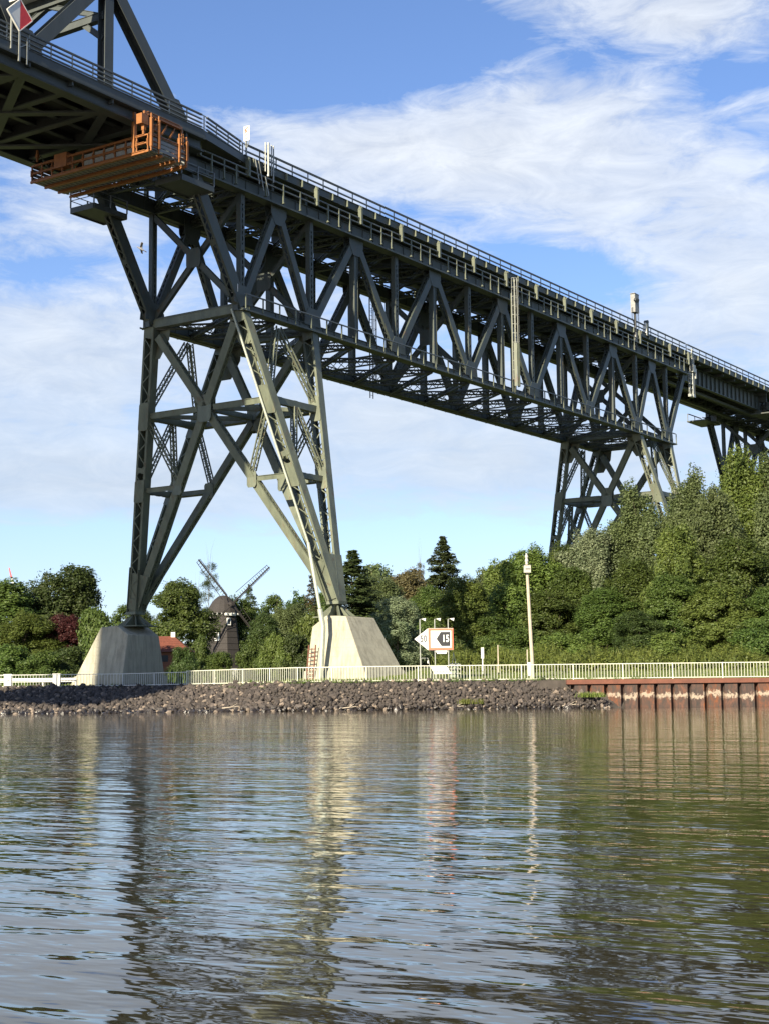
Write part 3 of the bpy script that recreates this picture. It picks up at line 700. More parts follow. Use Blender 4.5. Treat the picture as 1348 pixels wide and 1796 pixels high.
# bearings on the tip of the near tower
for s in (-1, 1):
    cmem('bearing_block', (-15.6, s * 4.4, 38.55), (-13.6, s * 4.4, 38.55), .8, .5, YV); cmem('bearing_block', (-15.2, s * 4.4, 39.12), (-14.0, s * 4.4, 39.12), .6, .66, YV)
    x0, x1 = (-17.0, -13.5) if s < 0 else (-16.0, -12.5)
    y0, y1 = s * 3.5, s * 5.9
    if y0 > y1: y0, y1 = y1, y0
    pf = box_part('bearing_platform', x0, x1, y0, y1, 37.0, 37.12, STEEL2, span1)
    for a in ((x0, x1, y0 - .04, y0 + .04), (x0, x1, y1 - .04, y1 + .04), (x0 - .04, x0 + .04, y0 + .05, y1 - .05), (x1 - .04, x1 + .04, y0 + .05, y1 - .05)):
        box_part('platform_edge', *a, 36.9, 37.32, STEEL2, span1)
    for X in (x0, (x0 + x1) / 2, x1):
        for yy in (y0, y1): box_part('platform_post', X - .04, X + .04, yy - .045, yy + .045, 37.33, 38.35, GALV2, span1)
    for yy in (y0, y1):
        for z in (38.3, 37.85): box_part('platform_rail', x0, x1, yy - .02, yy + .02, z, z + .05, GALV2, span1)
    for z in (38.3, 37.85): box_part('platform_rail', x0 - .02, x0 + .02, y0 + .05, y1 - .05, z, z + .05, GALV2, span1)

# ------------------------------------------------------------------ orange inspection carriage
oc = thing('inspection_carriage', (-20, 0, 37), 'orange inspection carriage slung under the end of the grey canal span', 'inspection platform')
x0, x1, y0, y1, zf = -21.95, -18.15, -7.4, 3.8, 37.2
def om(nm, a, c_, w_=.1, d=.1, n=ZV, m=None): return member(nm, Vector(a), Vector(c_), w_, d, n, 'box', m or ORANGE, oc)
for X in (x0, -20.6, -19.3, x1): om('floor_beam', (X, y0, zf), (X, y1, zf), .13, .16, XV)
y = y0 + .25
while y < y1: om('floor_slat', (x0 + .12, y, zf + .16), (x1 - .12, y, zf + .16), .22, .05, YV, GREYP); y += .42
for X in (x0, x1):
    for z in (zf + .6, zf + 1.15): om('guard_rail', (X, y0 + .1, z), (X, y1, z), .08, .09, XV)
    k = 11
    for i in range(k + 1):
        yy = y0 + .1 + (y1 - y0 - .2) * i / k
        om('guard_post', (X, yy, zf + .1), (X, yy, zf + 1.15), .08, .08, XV)
        if i < k and (X == x1 or 0 < i < 6): box_part('mesh_panel', X + .03, X + .05, yy + .08, yy + (y1 - y0 - .2) / k - .08, zf + .2, zf + .95, GREYP, oc)
for yy in (y0, y1):
    for i in range(4): box_part('side_board', x0 + .1, x1 - .1, yy - .02, yy + .02, zf + .22 + .29 * i, zf + .46 + .29 * i, GREYP, oc)
    om('guard_rail', (x0, yy, zf + 1.2), (x1, yy, zf + 1.2), .08, .09, YV)
for X in (x0 + .1, x1 - .9):          # access ladders at the near end
    for q in (0, .75): om('ladder_side', (X + q, y0 - .1, zf), (X + q, y0 - .1, zf + (2.6 if X < -20 else 2.0)), .09, .09, YV)
    for i in range(6 if X < -20 else 5): om('rung', (X + .05, y0 - .1, zf + .35 + .38 * i), (X + .7, y0 - .1, zf + .35 + .38 * i), .05, .05, YV)
for X in (x0, x1): om('hanger', (X, y0 + .5, zf + 1.2), (X, y0 + .5, 39.9), .14, .14, YV); om('hanger', (X, y1 - .6, zf + 1.4), (X, y1 - .6, 39.45), .12, .12, YV)
om('hanger_beam', (x0, y0 + .5, 39.98), (x1, y0 + .5, 39.98), .16, .2, YV)
for i in range(5): om('lattice_bar', (x0 + .8 * i, y0 + .5, zf + 1.5), (x0 + .8 * (i + .9), y0 + .5, 39.8), .06, .06, YV)
for i in range(4): om('lattice_bar', (x0 + (i + (i % 2)) * .9, y1, zf + 1.45), (x0 + (i + 1 - (i % 2)) * .9, y1, 39.4), .05, .05, YV, STEEL2)
box_part('hoist_box', x0 - .35, x0 + .3, y0 + .35, y0 + .85, 39.1, 39.8, ORANGE, oc)
box_part('control_box', x0 - .12, x0 + .5, 0.2, 1.4, zf + .5, zf + 1.5, ORANGE, oc)
om('ladder_side', (x0 - .05, y0 + 1.3, zf + .1), (x0 - .05, y0 + 1.3, zf + 2.9), .16, .16, XV)

# ------------------------------------------------------------------ things fixed to the bridge
# diamond board, half white half red
yb = -6.45; cx, cz = -32.65, 42.85
dt = thing('diamond_board', (cx, yb, cz), 'diamond shaped board, left half white and right half red, on the canal span railing', 'navigation sign')
r_ = 1.0
for nm, pts, m in (('white_half', [(0, 0, r_), (-r_, 0, 0), (0, 0, -r_)], WHITE), ('red_half', [(0.002, 0, r_), (r_, 0, 0), (0.002, 0, -r_)], RED)):
    b = MB(); b.prism([Vector(p) for p in pts], YV * .04); b.build(nm, m, dt)
b = MB()
for a_, c_ in (((0, 0, r_), (r_, 0, 0)), ((r_, 0, 0), (0, 0, -r_)), ((0, 0, -r_), (-r_, 0, 0)), ((-r_, 0, 0), (0, 0, r_))): b.bar(Vector(a_) * 1.02, Vector(c_) * 1.02, .12, .06, YV)
b.build('frame', WHITE, dt)
b = MB(); b.bar((-.55, .12, -2.3), (-.55, .12, .2), .09, .09, YV); b.bar((.1, .12, -2.9), (.1, .12, -.7), .12, .12, YV); b.bar((.75, .12, -2.9), (.75, .12, -1.2), .09, .09, YV); b.bar((.1, .12, -2.0), (.75, .12, -1.6), .06, .06, YV)
b.build('post', GALV, dt)
# distance board on the railing
db = thing('distance_board', (-8.6, -4.95, 42.1), 'small upright white board with faint red and grey marks on the bridge railing', 'railway sign')
b = MB(); b.aabb(-.02, .02, -.27, .27, .35, 1.5); b.build('board', WHITE, db)
b = MB()
for a_, c_ in (((-.18, 1.38), (.18, 1.2)), ((.18, 1.2), (-.05, 1.1)), ((-.05, 1.1), (.18, 1.0))): b.bar((-.028, a_[0], a_[1]), (-.028, c_[0], c_[1]), .012, .09, XV)
b.build('red_mark', REDF, db)
b = MB()
for i in range(8):
    t0, t1 = i * math.pi / 4, (i + 1) * math.pi / 4
    b.bar((-.028, .13 * math.cos(t0), .68 + .17 * math.sin(t0)), (-.028, .13 * math.cos(t1), .68 + .17 * math.sin(t1)), .012, .07, XV)
b.build('grey_mark', GREYP, db)
b = MB(); b.bar((.07, .1, -.75), (.07, .1, .6), .1, .1, YV); b.bar((.07, .1, -.3), (.07, -.2, .35), .04, .04, YV); b.build('post', GALV, db)
# antennas
an = thing('antenna_cluster', (-6.3, -5.15, 40), 'cluster of pale upright antenna tubes clamped to the railing beside the white board', 'antenna')
b = MB()
for dx, z0, z1, r in ((-.3, 40.6, 42.9, .05), (.05, 40.3, 42.95, .11), (.45, 40.45, 42.9, .05), (.7, 40.0, 42.9, .06)): b.tube((dx, 0, z0 - 40), (dx, 0, z1 - 40), r, r, 10)
b.build('tube', GALV, an)
b = MB()
for z in (1.15, .9, 2.1, 1.7): b.bar((-.5, .02, z), (.95, .02, z), .05, .05, YV)
b.bar((.7, .02, .8), (.7, .02, 2.2), .06, .06, YV); b.build('bracket', GALV, an); b = MB(); b.bar((-1.5, 0, 1.2), (-1.0, 0, -.6), .07, .07, YV); b.build('stay', GALV, an); b = MB(); b.bar((-1.1, 0, 1.2), (-.5, 0, -1.0), .07, .07, YV); b.build('stay', GALV, an); b = MB(); b.bar((-.3, 0, .2), (.1, 0, -1.2), .08, .08, YV)
b.build('bracket', GALV, an)
# signal on the deck
sg = thing('railway_signal', (60.4, -4.9, 41.4), 'grey railway signal head with hooded lamps on a post above the deck railing', 'railway signal')
b = MB(); b.aabb(-.5, .55, -.28, .28, 2.0, 4.1); b.aabb(-.6, .65, -.3, .3, 4.1, 4.16); b.build('signal_head', GREYP, sg)
b = MB()
for z in (3.3, 3.3):
    pass
for dx in (-.3, .15):
    b.tube((dx - .35, -.28, 3.35), (dx - .35, -.55, 3.25), .2, .22, 10)
b.build('hood', DARK, sg)
b = MB(); b.bar((0, 0, -2.0), (0, 0, 2.0), .22, .22, YV); b.bar((-.8, 0, 1.2), (-.2, 0, .6), .07, .07, YV); b.bar((-.8, 0, 1.2), (-.8, 0, 2.4), .06, .06, YV); b.bar((-.8, 0, 2.4), (-.5, 0, 2.5), .06, .06, YV); b.build('post', DARK, sg)
b = MB()
for q in (.75, 1.0): b.bar((q, 0, .3), (q, 0, 4.1), .04, .04, YV)
for i in range(8): b.bar((.75, 0, .5 + i * .48), (1.0, 0, .5 + i * .48), .03, .03, YV)
b.build('ladder', GALV, sg)
b = MB(); b.aabb(-.35, .05, -.2, .15, -1.4, -.3); b.build('junction_box', GREYP, sg)
tb = thing('telephone_pillar', (63.4, -4.9, 41.4), 'short dark pillar with a pale front on the railing right of the signal', 'pillar')
b = MB(); b.aabb(-.2, .2, -.2, .2, -.1, 1.5); b.prism([Vector((-.25, 0, 1.5)), Vector((.25, 0, 1.5)), Vector((0, 0, 1.75))], YV * .25); b.build('body', STEEL, tb)
b = MB(); b.aabb(-.25, -.21, -.12, .12, .0, 1.4); b.build('door', WHITE, tb)
# cable mast equipment near the far end of the truss
ce = thing('cable_cabinet', (76.2, -5.0, 36.2), 'pale rack of boxes and tubes hung where the truss meets the girder span', 'equipment rack')
b = MB()
for dx, dy, z0, z1, r in ((0, 0, .2, 5.2, .11), (.45, 0, .3, 5.0, .1), (-.5, .1, .2, 3.0, .05), (-.9, .1, .2, 3.1, .05)): b.tube((dx, dy, z0), (dx, dy, z1), r, r, 8)
b.build('tube', GALV, ce)
b = MB(); b.aabb(-.3, .5, -.25, .2, 3.1, 4.0); b.build('box', GALV, ce); b = MB(); b.aabb(.51, .8, -.25, .15, 2.4, 3.6); b.build('box', GALV, ce)
for q in ((-.35, .25, -.25, .2, .0, .35), (-1.0, -.6, -.2, .2, .0, .3)): b = MB(); b.aabb(*q); b.build('box', GALV, ce)
b = MB()
for z in (1.0, 1.6, 2.2, 2.8): b.bar((-1.0, 0, z), (.6, 0, z), .08, .08, YV)
b.build('bracket', GALV, ce); b = MB(); b.bar((-.4, 0, 5.3), (.6, 0, 5.3), .08, .08, YV); b.bar((0, 0, 4.8), (0, 0, 6.0), .1, .1, YV); b.bar((.35, 0, 4.8), (.35, 0, 6.0), .06, .06, YV); b.build('bracket', GALV, ce)
# caged ladder near mid span
def caged(xm, y, z0, z1, label, guard=True, parent=None):
    lt = thing('caged_ladder', (xm, y, z0), label, 'ladder')
    H = z1 - z0; b = MB()
    for q in (-.25, .25): b.bar((q, 0, 0), (q, 0, H), .07, .07, YV)
    b.build('side_rail', LEGM if guard else GALV2, lt)
    b = MB(); z = .3
    while z < H: b.bar((-.25, 0, z), (.25, 0, z), .03, .03, YV); z += .35
    b.build('rungs', GALV, lt)
    b = MB()
    for t in (-60, -20, 20, 60, 90, -90):
        a_ = math.radians(t); b.bar((.32 * math.sin(a_), -.1 - .5 * math.cos(a_), 1.2), (.32 * math.sin(a_), -.1 - .5 * math.cos(a_), H), .05, .02, YV)
    z = 1.2
    while z < H:
        for t in range(-90, 90, 30):
            a_, c_ = math.radians(t), math.radians(t + 30)
            b.bar((.32 * math.sin(a_), -.1 - .5 * math.cos(a_), z), (.32 * math.sin(c_), -.1 - .5 * math.cos(c_), z), .02, .05, ZV)
        z += .9
    b.build('cage', GALV if guard else GALV2, lt)
    if guard:
        b = MB()
        for i in range(4):
            a_ = math.radians(-75 + i * 40); c_ = math.radians(-75 + i * 40 + 34)
            b.prism([Vector((.38 * math.sin(a_), -.1 - .56 * math.cos(a_), .5)), Vector((.38 * math.sin(c_), -.1 - .56 * math.cos(c_), .5)), Vector((.38 * math.sin(c_), -.1 - .56 * math.cos(c_), 4.7)), Vector((.38 * math.sin(a_), -.1 - .56 * math.cos(a_), 4.7))], Vector((math.sin(a_), -math.cos(a_), 0)) * .012)
        b.build('guard_panel', LEGM, lt)
    return lt
caged(31.6, -5.15, zb(-.2, 31), zb(10.9, 31), 'pale caged ladder on the near truss face, white panels round its lower half')
caged(22.5, 5.1, zb(-1.0, 22), zb(9, 22), 'dark caged ladder on the far side of the truss, seen through it', False)

# ------------------------------------------------------------------ riprap bank
rb = thing('riprap_bank', G(0, 100, 0), 'bank of dark brown loose stones between the water and the fence', 'stone bank')
wetfoot(STONE)
def stone_mesh(seed):
    q = random.Random(seed); t = (1 + 5 ** .5) / 2
    vs = [(-1,t,0),(1,t,0),(-1,-t,0),(1,-t,0),(0,-1,t),(0,1,t),(0,-1,-t),(0,1,-t),(t,0,-1),(t,0,1),(-t,0,-1),(-t,0,1)]
    fs = [(0,11,5),(0,5,1),(0,1,7),(0,7,10),(0,10,11),(1,5,9),(5,11,4),(11,10,2),(10,7,6),(7,1,8),(3,9,4),(3,4,2),(3,2,6),(3,6,8),(3,8,9),(4,9,5),(2,4,11),(6,2,10),(8,6,7),(9,8,1)]
    sx, sy, sz = q.uniform(.8, 1.2), q.uniform(.65, 1.0), q.uniform(.55, .85)
    return [(x / 1.9 * sx * q.uniform(.78, 1.18), y / 1.9 * sy * q.uniform(.78, 1.18), z / 1.9 * sz * q.uniform(.75, 1.2)) for x, y, z in vs], fs
SM = [stone_mesh(i) for i in range(8)]; SME = []
for vs, fs in SM:
    me = bpy.data.meshes.new('stone'); me.from_pydata(vs, [], fs); me.update(); me.materials.append(STONE); SME.append(me)
def bank_pt(r, u):
    D0 = TOE - .25; D1 = crest(r) + .1
    return D0 + (D1 - D0) * u, -.15 + 2.0 * u
stones = []
r = -32.0
while r < 15.0:
    wide = crest(r) - TOE
    n = int(17 if wide < 6 else 18)
    for k in range(n):
        u = (k + R_.random()) / n
        if r > 11.4 and u > 1 - (r - 11.4) / 3.4: continue
        if wide > 6: u = u ** (1.0) 
        s = R_.uniform(.09, .19) * (1.6 if R_.random() < .10 else 1) * (1.0 if wide < 6 else 1.25)
        D, z = bank_pt(r, min(1, u)); rr_ = r + R_.uniform(-.15, .15)
        stones.append((s, G(rr_, D + R_.uniform(-.12, .12), z + R_.uniform(0, .08))))
    r += .20 if wide < 6 else .19
for i in range(900):                     # fill the long flat slope on the left
    rr_ = R_.uniform(-32, -6); u = R_.random()
    D, z = bank_pt(rr_, u); stones.append((R_.uniform(.14, .3), G(rr_, D, z + .05)))
stones.sort(key=lambda q: -q[0])
big = stones[:300]; rest = stones[300:]
for s, p_ in big:
    o = bpy.data.objects.new('stone', R_.choice(SME)); link(o, rb); o.location = p_ - rb.location
    o.rotation_euler = (R_.uniform(0, 6), R_.uniform(0, 6), R_.uniform(0, 6)); o.scale = (s, s, s)
palest = mat('pale_stone', (0.17, 0.135, 0.105), 0.9, 0, 0.3, 3)
for grp, m in ((rest[::9], palest), ([q for i, q in enumerate(rest) if i % 9], STONE)):
    V_, F_ = [], []
    for s, p_ in grp:
        vs, fs = R_.choice(SM); rot = Matrix.Rotation(R_.uniform(0, 6), 3, 'X') @ Matrix.Rotation(R_.uniform(0, 6), 3, 'Z'); n = len(V_); o_ = p_ - rb.location
        for q in vs: V_.append(tuple(rot @ Vector(q) * s + o_))
        F_ += [tuple(n + j for j in f) for f in fs]
    me = bpy.data.meshes.new('small_stones'); me.from_pydata(V_, [], F_); me.update(); me.materials.append(m)
    o = bpy.data.objects.new('small_stones', me); link(o, rb); o['kind'] = 'stuff'

# ------------------------------------------------------------------ rusty sheet piling
sm = bpy.data.materials.new('sheet_pile_rust'); sm.use_nodes = True; t = sm.node_tree; t.nodes.clear(); N = NT(t)
out = N.n('ShaderNodeOutputMaterial'); p = N.n('ShaderNodeBsdfPrincipled'); t.links.new(p.outputs[0], out.inputs[0]); p.inputs['Roughness'].default_value = .85
g = N.n('ShaderNodeNewGeometry'); mpn = N.n('ShaderNodeMapping', i_Vector=g.outputs['Position']); mpn.inputs['Scale'].default_value = (1, 1, .45)
nz = N.n('ShaderNodeTexNoise', i_Vector=mpn.outputs[0], i_Scale=3.6, i_Detail=8.0, i_Roughness=.7); c = N.ramp(nz.outputs[0], [(.32, (.125, .045, .020)), (.48, (.060, .030, .020)), (.62, (.030, .024, .020))])
sz = N.n('ShaderNodeSeparateXYZ', i_0=g.outputs['Position'])
n3 = N.n('ShaderNodeTexNoise', i_Vector=mpn.outputs[0], i_Scale=3.4, i_Detail=6.0, i_Roughness=.6)
n4 = N.n('ShaderNodeTexNoise', i_Vector=g.outputs['Position'], i_Scale=7.0, i_Detail=8.0, i_Roughness=.75); oi = N.n('ShaderNodeObjectInfo')
hz = N.m('SUBTRACT', 1.0, N.m('MULTIPLY', N.m('ABSOLUTE', N.m('SUBTRACT', N.m('ADD', sz.outputs[2], N.m('MULTIPLY', n3.outputs[0], .9)), N.m('ADD', 1.05, N.m('MULTIPLY', oi.outputs['Random'], .30)))), 1.7), clamp=True)
pf_ = N.ramp(N.m('MULTIPLY', hz, n4.outputs[0]), [(.35, 0.0), (.45, .75)])      # pale encrusted band
mx = N.mix(pf_, (0, 0, 0), (.36, .29, .22)); hvp = N.n('ShaderNodeHueSaturation', i_Color=c); t.links.new(N.m('ADD', N.m('MULTIPLY', oi.outputs['Random'], .8), .7), hvp.inputs['Value']); t.links.new(N.m('ADD', N.m('MULTIPLY', oi.outputs['Random'], .5), .65), hvp.inputs['Saturation'])
t.links.new(hvp.outputs[0], mx.node.inputs[6]); t.links.new(mx, p.inputs['Base Color'])
sp_ = thing('sheet_pile_wall', G(30, 100, 0), 'rusty sheet pile wall with pale stains at the right end of the bank', 'sheet piling')
r = 11.9; DS = 100.6; pitch = 1.085
def mkpile(b):
    prof = [(0, 0), (.05, 0), (.10, .40), (.27, .40), (.32, 0), (pitch, 0)]
    for (a0, d0), (a1, d1) in zip(prof, prof[1:]):
        p0 = RH * a0 + FH * d0; p1 = RH * a1 + FH * d1; n_ = FH * .02
        b.prism([p0 + ZV * -1.2, p1 + ZV * -1.2, p1 + ZV * 1.55, p0 + ZV * 1.55], n_)
while r < 62:
    inst((0,), 'sheet_pile', mkpile, sm, sp_, G(r, DS, 0) - sp_.location); r += pitch
box = MB(); box.box(G(36.6, DS + .25, 1.70) - sp_.location, RH * 24.9, FH * .42, ZV * .15); box.build('capping_beam', RUST, sp_)
box = MB(); box.box(G(36.5, DS + .55, .3) - sp_.location, RH * 25.5, FH * .03, ZV * 1.4); box.build('backing_plate', DARK, sp_)
# dark recess behind the wall head so the ground meets it
mb = MB(); mb.box(G(36.5, DS + .9, 1.55), RH * 26.5, FH * .5, ZV * .28); o = mb.build('wall_backfill', em); tag(o, kind='structure')

# ------------------------------------------------------------------ fences
def fence(label, pts, hgt_, pitch_, post_every, m, rails=(1.0, .08), bar=.03, cat='fence', budget=300):
    ft = thing('railing_fence', pts[0], label, cat)
    acc = []; total = 0
    for a_, c_ in zip(pts, pts[1:]):
        L = (c_ - a_).length; k = max(1, round(L / post_every)); u = (c_ - a_) / L
        for h in rails: 
            b = MB(); b.bar(a_ + ZV * h * hgt_ - ft.location, c_ + ZV * h * hgt_ - ft.location, .05, .05, ZV); b.build('rail', m, ft)
        for i in range(k):
            P0 = a_ + (c_ - a_) * (i / k)
            inst((round(hgt_, 2),), 'post', lambda b: b.aabb(-.035, .035, -.035, .035, -.15, hgt_ + .03), m, ft, P0 - ft.location)
            nb = int(round(L / k / pitch_)); 
            for j in range(1, nb): acc.append(P0 + (c_ - a_) * (j / nb / k))
    acc.sort(key=lambda q: (q - CAM).length)
    near = acc[:budget]; far = acc[budget:]
    for q in near: inst((round(hgt_, 2), bar), 'baluster', lambda b: b.aabb(-bar / 2, bar / 2, -.012, .012, .08 * hgt_, hgt_), m, ft, q - ft.location)
    if far:
        b = MB()
        for q in far: b.box(q + ZV * (hgt_ * .54) - ft.location, XV * (bar / 2), YV * .012, ZV * (hgt_ * .46))
        o = b.build('balusters', m, ft); o['kind'] = 'stuff'
    return ft
def fp(px, D, z): return G(lat(px, D), D, z)
fence('white barred railing along the bank top, right of the shaded block', [fp(327, 112.5, 1.86), fp(425, 107.5, 1.86), fp(520, 104.0, 1.86), fp(640, 102.9, 1.86), fp(1000, 102.4, 1.86), fp(1348, 101.8, 1.86), fp(2000, 101.5, 1.86)], 1.02, .205, 3.1, FENCEM, bar=.055)
thin = mat('fence_grey', (0.50, 0.50, 0.46), 0.6, 0, .1)
fence('thin grey railing in front of the shaded concrete block at left', [fp(-330, 118, 1.86), fp(100, 117.6, 1.86), fp(215, 117.0, 1.86), fp(327, 112.5, 1.86)], .95, .23, 4.4, thin, bar=.018)
# white guard rail and two cabinets at the left
gd = thing('guard_rail', fp(-200, 121, 1.9), 'low white guard rail behind the thin fence at far left', 'guard rail')
b = MB(); b.bar(fp(-400, 121, 2.45) - gd.location, fp(133, 121, 2.45) - gd.location, .06, .28, ZV); b.bar(fp(-400, 121, 2.45) - gd.location, fp(133, 121, 2.45) - gd.location, .30, .05, ZV); b.build('beam', WHITE, gd)
for px in range(-380, 134, 57): inst((9,), 'post', lambda b: b.aabb(-.05, .05, -.05, .05, -.7, 0), WHITE, gd, fp(px, 121.1, 2.45) - gd.location)
for px, lb in ((15, 'white box cabinet with a small dark mark, at the left edge of the photo'), (100, 'plain white box cabinet nearest to the shaded concrete block')):
    c_ = thing('white_cabinet', fp(px, 119.3, 1.86), lb, 'cabinet')
    inst((0,), 'body', lambda b: (b.aabb(-.27, .27, -.2, .2, 0, 1.0)), WHITE, c_, Vector((0, 0, 0))); inst((0,), 'lid', lambda b: b.aabb(-.31, .31, -.24, .24, 1.0, 1.05), WHITE, c_, Vector((0, 0, 0)))
    c_.rotation_euler = (0, 0, math.atan2(RH.y, RH.x))
    if px == 15: inst((0,), 'mark', lambda b: (b.bar((-.1, -.205, .6), (0, -.205, .5), .01, .05, YV), b.bar((0, -.205, .5), (.1, -.205, .6), .01, .05, YV)), DARK, c_, Vector((0, 0, 0)))

# ------------------------------------------------------------------ canal signs
def local(nm, origin, label, cat):
    th = thing(nm, origin, label, cat); th.rotation_euler = (0, 0, math.atan2(RH.y, RH.x)); return th   # local x = right along the bank, -y = towards the water
def text_mesh(name, s, size, x, y, z, m, par, bold=0.0, sx=1.0):
    cu = bpy.data.curves.new(name, 'FONT'); cu.body = s; cu.size = size; cu.align_x = 'CENTER'; cu.align_y = 'CENTER'; cu.extrude = .008; cu.offset = bold; cu.space_character = 1.05
    tmp = bpy.data.objects.new('tmp', cu); me = bpy.data.meshes.new_from_object(tmp); me.name = name
    bpy.data.objects.remove(tmp); me.materials.append(m)
    o = bpy.data.objects.new(name, me); link(o, par); o.location = (x, y, z); o.rotation_euler = (math.radians(90), 0, 0); o.scale = (sx, 1, 1); return o
DSG = 104.2; k_ = DSG / FPX
sgn = local('canal_sign', G(lat(759, DSG), DSG, 1.86), 'white arrow sign reading 50 joined to a red framed sign reading 15', 'canal sign')
zz = lambda y: 0.83 + (1222.2 - y) * k_ - 1.86
xx = lambda x: (x - 759) * k_
zc = zz(1121.5)
b = MB(); b.prism([Vector((xx(747.5), 0, zz(1103))), Vector((xx(723.5), 0, zc)), Vector((xx(747.5), 0, zz(1141)))], YV * .03); b.build('arrow_board', WHITE, sgn)
b = MB(); b.aabb(xx(748), xx(791.5), -.03, .03, zz(1141), zz(1103)); b.build('square_board', WHITE, sgn)
b = MB()
X0, X1, Z0, Z1 = xx(748.2), xx(791.3), zz(1140.6), zz(1103.4); wfr = .135
b.aabb(X0, X0 + wfr, -.05, -.03, Z0 + wfr, Z1 - wfr); b.aabb(X1 - wfr, X1, -.05, -.03, Z0 + wfr, Z1 - wfr); b.aabb(X0, X1, -.05, -.03, Z0, Z0 + wfr); b.aabb(X0, X1, -.05, -.03, Z1 - wfr, Z1)
b.build('red_border', REDF, sgn)
b = MB(); b.prism([Vector((xx(762.0), -.041, zc)), Vector((xx(770.5), -.041, zz(1134))), Vector((xx(785.8), -.041, zz(1134))), Vector((xx(785.8), -.041, zz(1109.5))), Vector((xx(769.5), -.041, zz(1109.5)))], YV * .01); b.build('black_arrow', BLACK, sgn)
text_mesh('digits_50', '50', .62, xx(739.5), -.035, zc, BLACK, sgn, 0.010, .72)
text_mesh('digits_15', '15', .66, xx(778.0), -.058, zc, WHITE, sgn, 0.018, .72)
b = MB(); b.prism([Vector((xx(760), 0, zz(1142))), Vector((xx(781), 0, zz(1142))), Vector((xx(779), 0, zz(1147.5))), Vector((xx(763), 0, zz(1147.5)))], YV * .02); b.build('small_board', WHITE, sgn)
for x, top_ in ((733.7, 1087), (759.5, 1087), (783, 1087)):
    b = MB(); b.tube((xx(x), .07, -.1), (xx(x), .07, zz(top_)), .04, .04, 8); b.build('post', GALV, sgn)
    b = MB(); b.bar((xx(x), .07, zz(top_)), (xx(x + 7), -.45, zz(top_ - .5)), .04, .04, ZV); b.build('lamp_arm', GALV, sgn)
    b = MB(); b.prism([Vector((xx(x + 2), -.45, zz(1087))), Vector((xx(x + 10), -.45, zz(1086))), Vector((xx(x + 9), -.45, zz(1091)))], YV * .12); b.build('lamp_head', WHITE, sgn)
ip = local('info_lectern', G(lat(767, 103.4), 103.4, 1.86), 'blank white slanted board on thin legs behind the fence, below the sign', 'info board')
b = MB(); b.prism([Vector((xx(751.5 + 759 - 767), .30, .98)), Vector((xx(779 + 759 - 767), .30, .98)), Vector((xx(787.5 + 759 - 767), -.28, .50)), Vector((xx(757 + 759 - 767), -.28, .50))], Vector((0, .012, .018))); b.build('board', WHITE, ip)
b = MB()
for x in (-.5, .45): b.bar((x, .1, -.1), (x, .1, .75), .06, .06, YV)
b.bar((-1.1, .3, .93), (.9, .3, .93), .05, .05, YV); b.build('leg', DARK, ip)
gt = local('green_board', G(lat(793, 105.2), 105.2, 1.9), 'small weathered green framed board on slanting poles right behind the white lectern', 'info board')
b = MB(); b.prism([Vector((-.35, 0, .25)), Vector((.25, 0, .25)), Vector((.30, .2, 1.2)), Vector((-.30, .2, 1.2))], YV * .02); b.build('board', mat('green_metal', (.14, .18, .12), .6, 0, .2), gt)
b = MB(); b.bar((-.32, 0, 0), (-.05, .1, 1.95), .04, .04, YV); b.bar((.3, 0, 0), (-.05, .1, 1.9), .04, .04, YV)
for z in (.5, .8, 1.1): b.bar((-.42, -.04, z), (.42, -.04, z), .03, .07, YV)
b.build('frame', GALV, gt)
fr_ = local('slanting_frame', G(lat(745, 105.0), 105.0, 1.9), 'thin slanting metal frame standing left behind the white lectern', 'metal frame')
b = MB(); b.bar((-.4, 0, 1.55), (.05, 0, 1.55), .04, .04, YV); b.bar((.05, 0, 1.55), (.42, 0, 0), .04, .04, YV); b.bar((-.4, 0, 1.55), (-.4, 0, 0), .04, .04, YV); b.build('bars', GALV, fr_)
b = MB(); b.aabb(.02, .12, -.05, .05, 1.2, 1.38); b.build('lamp', WHITE, fr_)
# leaning pole with siren box
DP = 104.8; kp = DP / FPX
po = thing('timber_pole', G(lat(930, DP), DP, 1.8), 'tall leaning wooden pole with a box and pale insulators near its top', 'pole')
tp = RH * ((922.5 - 930) * kp) + ZV * ((1220.4 - 990) * kp + .83 - 1.8)
b = MB(); b.tube((0, 0, -.3), tp, .135, .10, 12); b.build('pole', WOOD, po)
b = MB()
for i, (r0, z) in enumerate(((.10, 0), (.13, .16), (.09, .30), (.12, .44), (.07, .56))): b.tube(tp + ZV * z, tp + ZV * (z + .17), r0, r0 * .8, 10)
b.build('insulator', mat('porcelain', (.36, .35, .31), .5), po)
tq = tp * .955
b = MB(); b.box(tq - FH * .18, RH * .23, FH * .16, ZV * .25); b.build('box', mat('beige_box', (.34, .33, .28), .6), po)
b = MB(); b.box(tq - FH * .345 + RH * .03, RH * .16, FH * .006, ZV * .03); b.build('slot', DARK, po)
b = MB(); b.box(tq + ZV * .27 - FH * .15, RH * .27, FH * .2, ZV * .02); b.build('box_roof', DARK, po)
cb = local('meter_cabinet', G(lat(924, 105.4), 105.4, 1.9), 'small white cabinet at the foot of the leaning pole', 'cabinet')
b = MB(); b.aabb(-.16, .16, -.1, .1, .3, 1.2); b.build('body', WHITE, cb); b = MB(); b.aabb(-.03, .03, -.03, .03, -.1, .3); b.build('leg', GALV, cb)
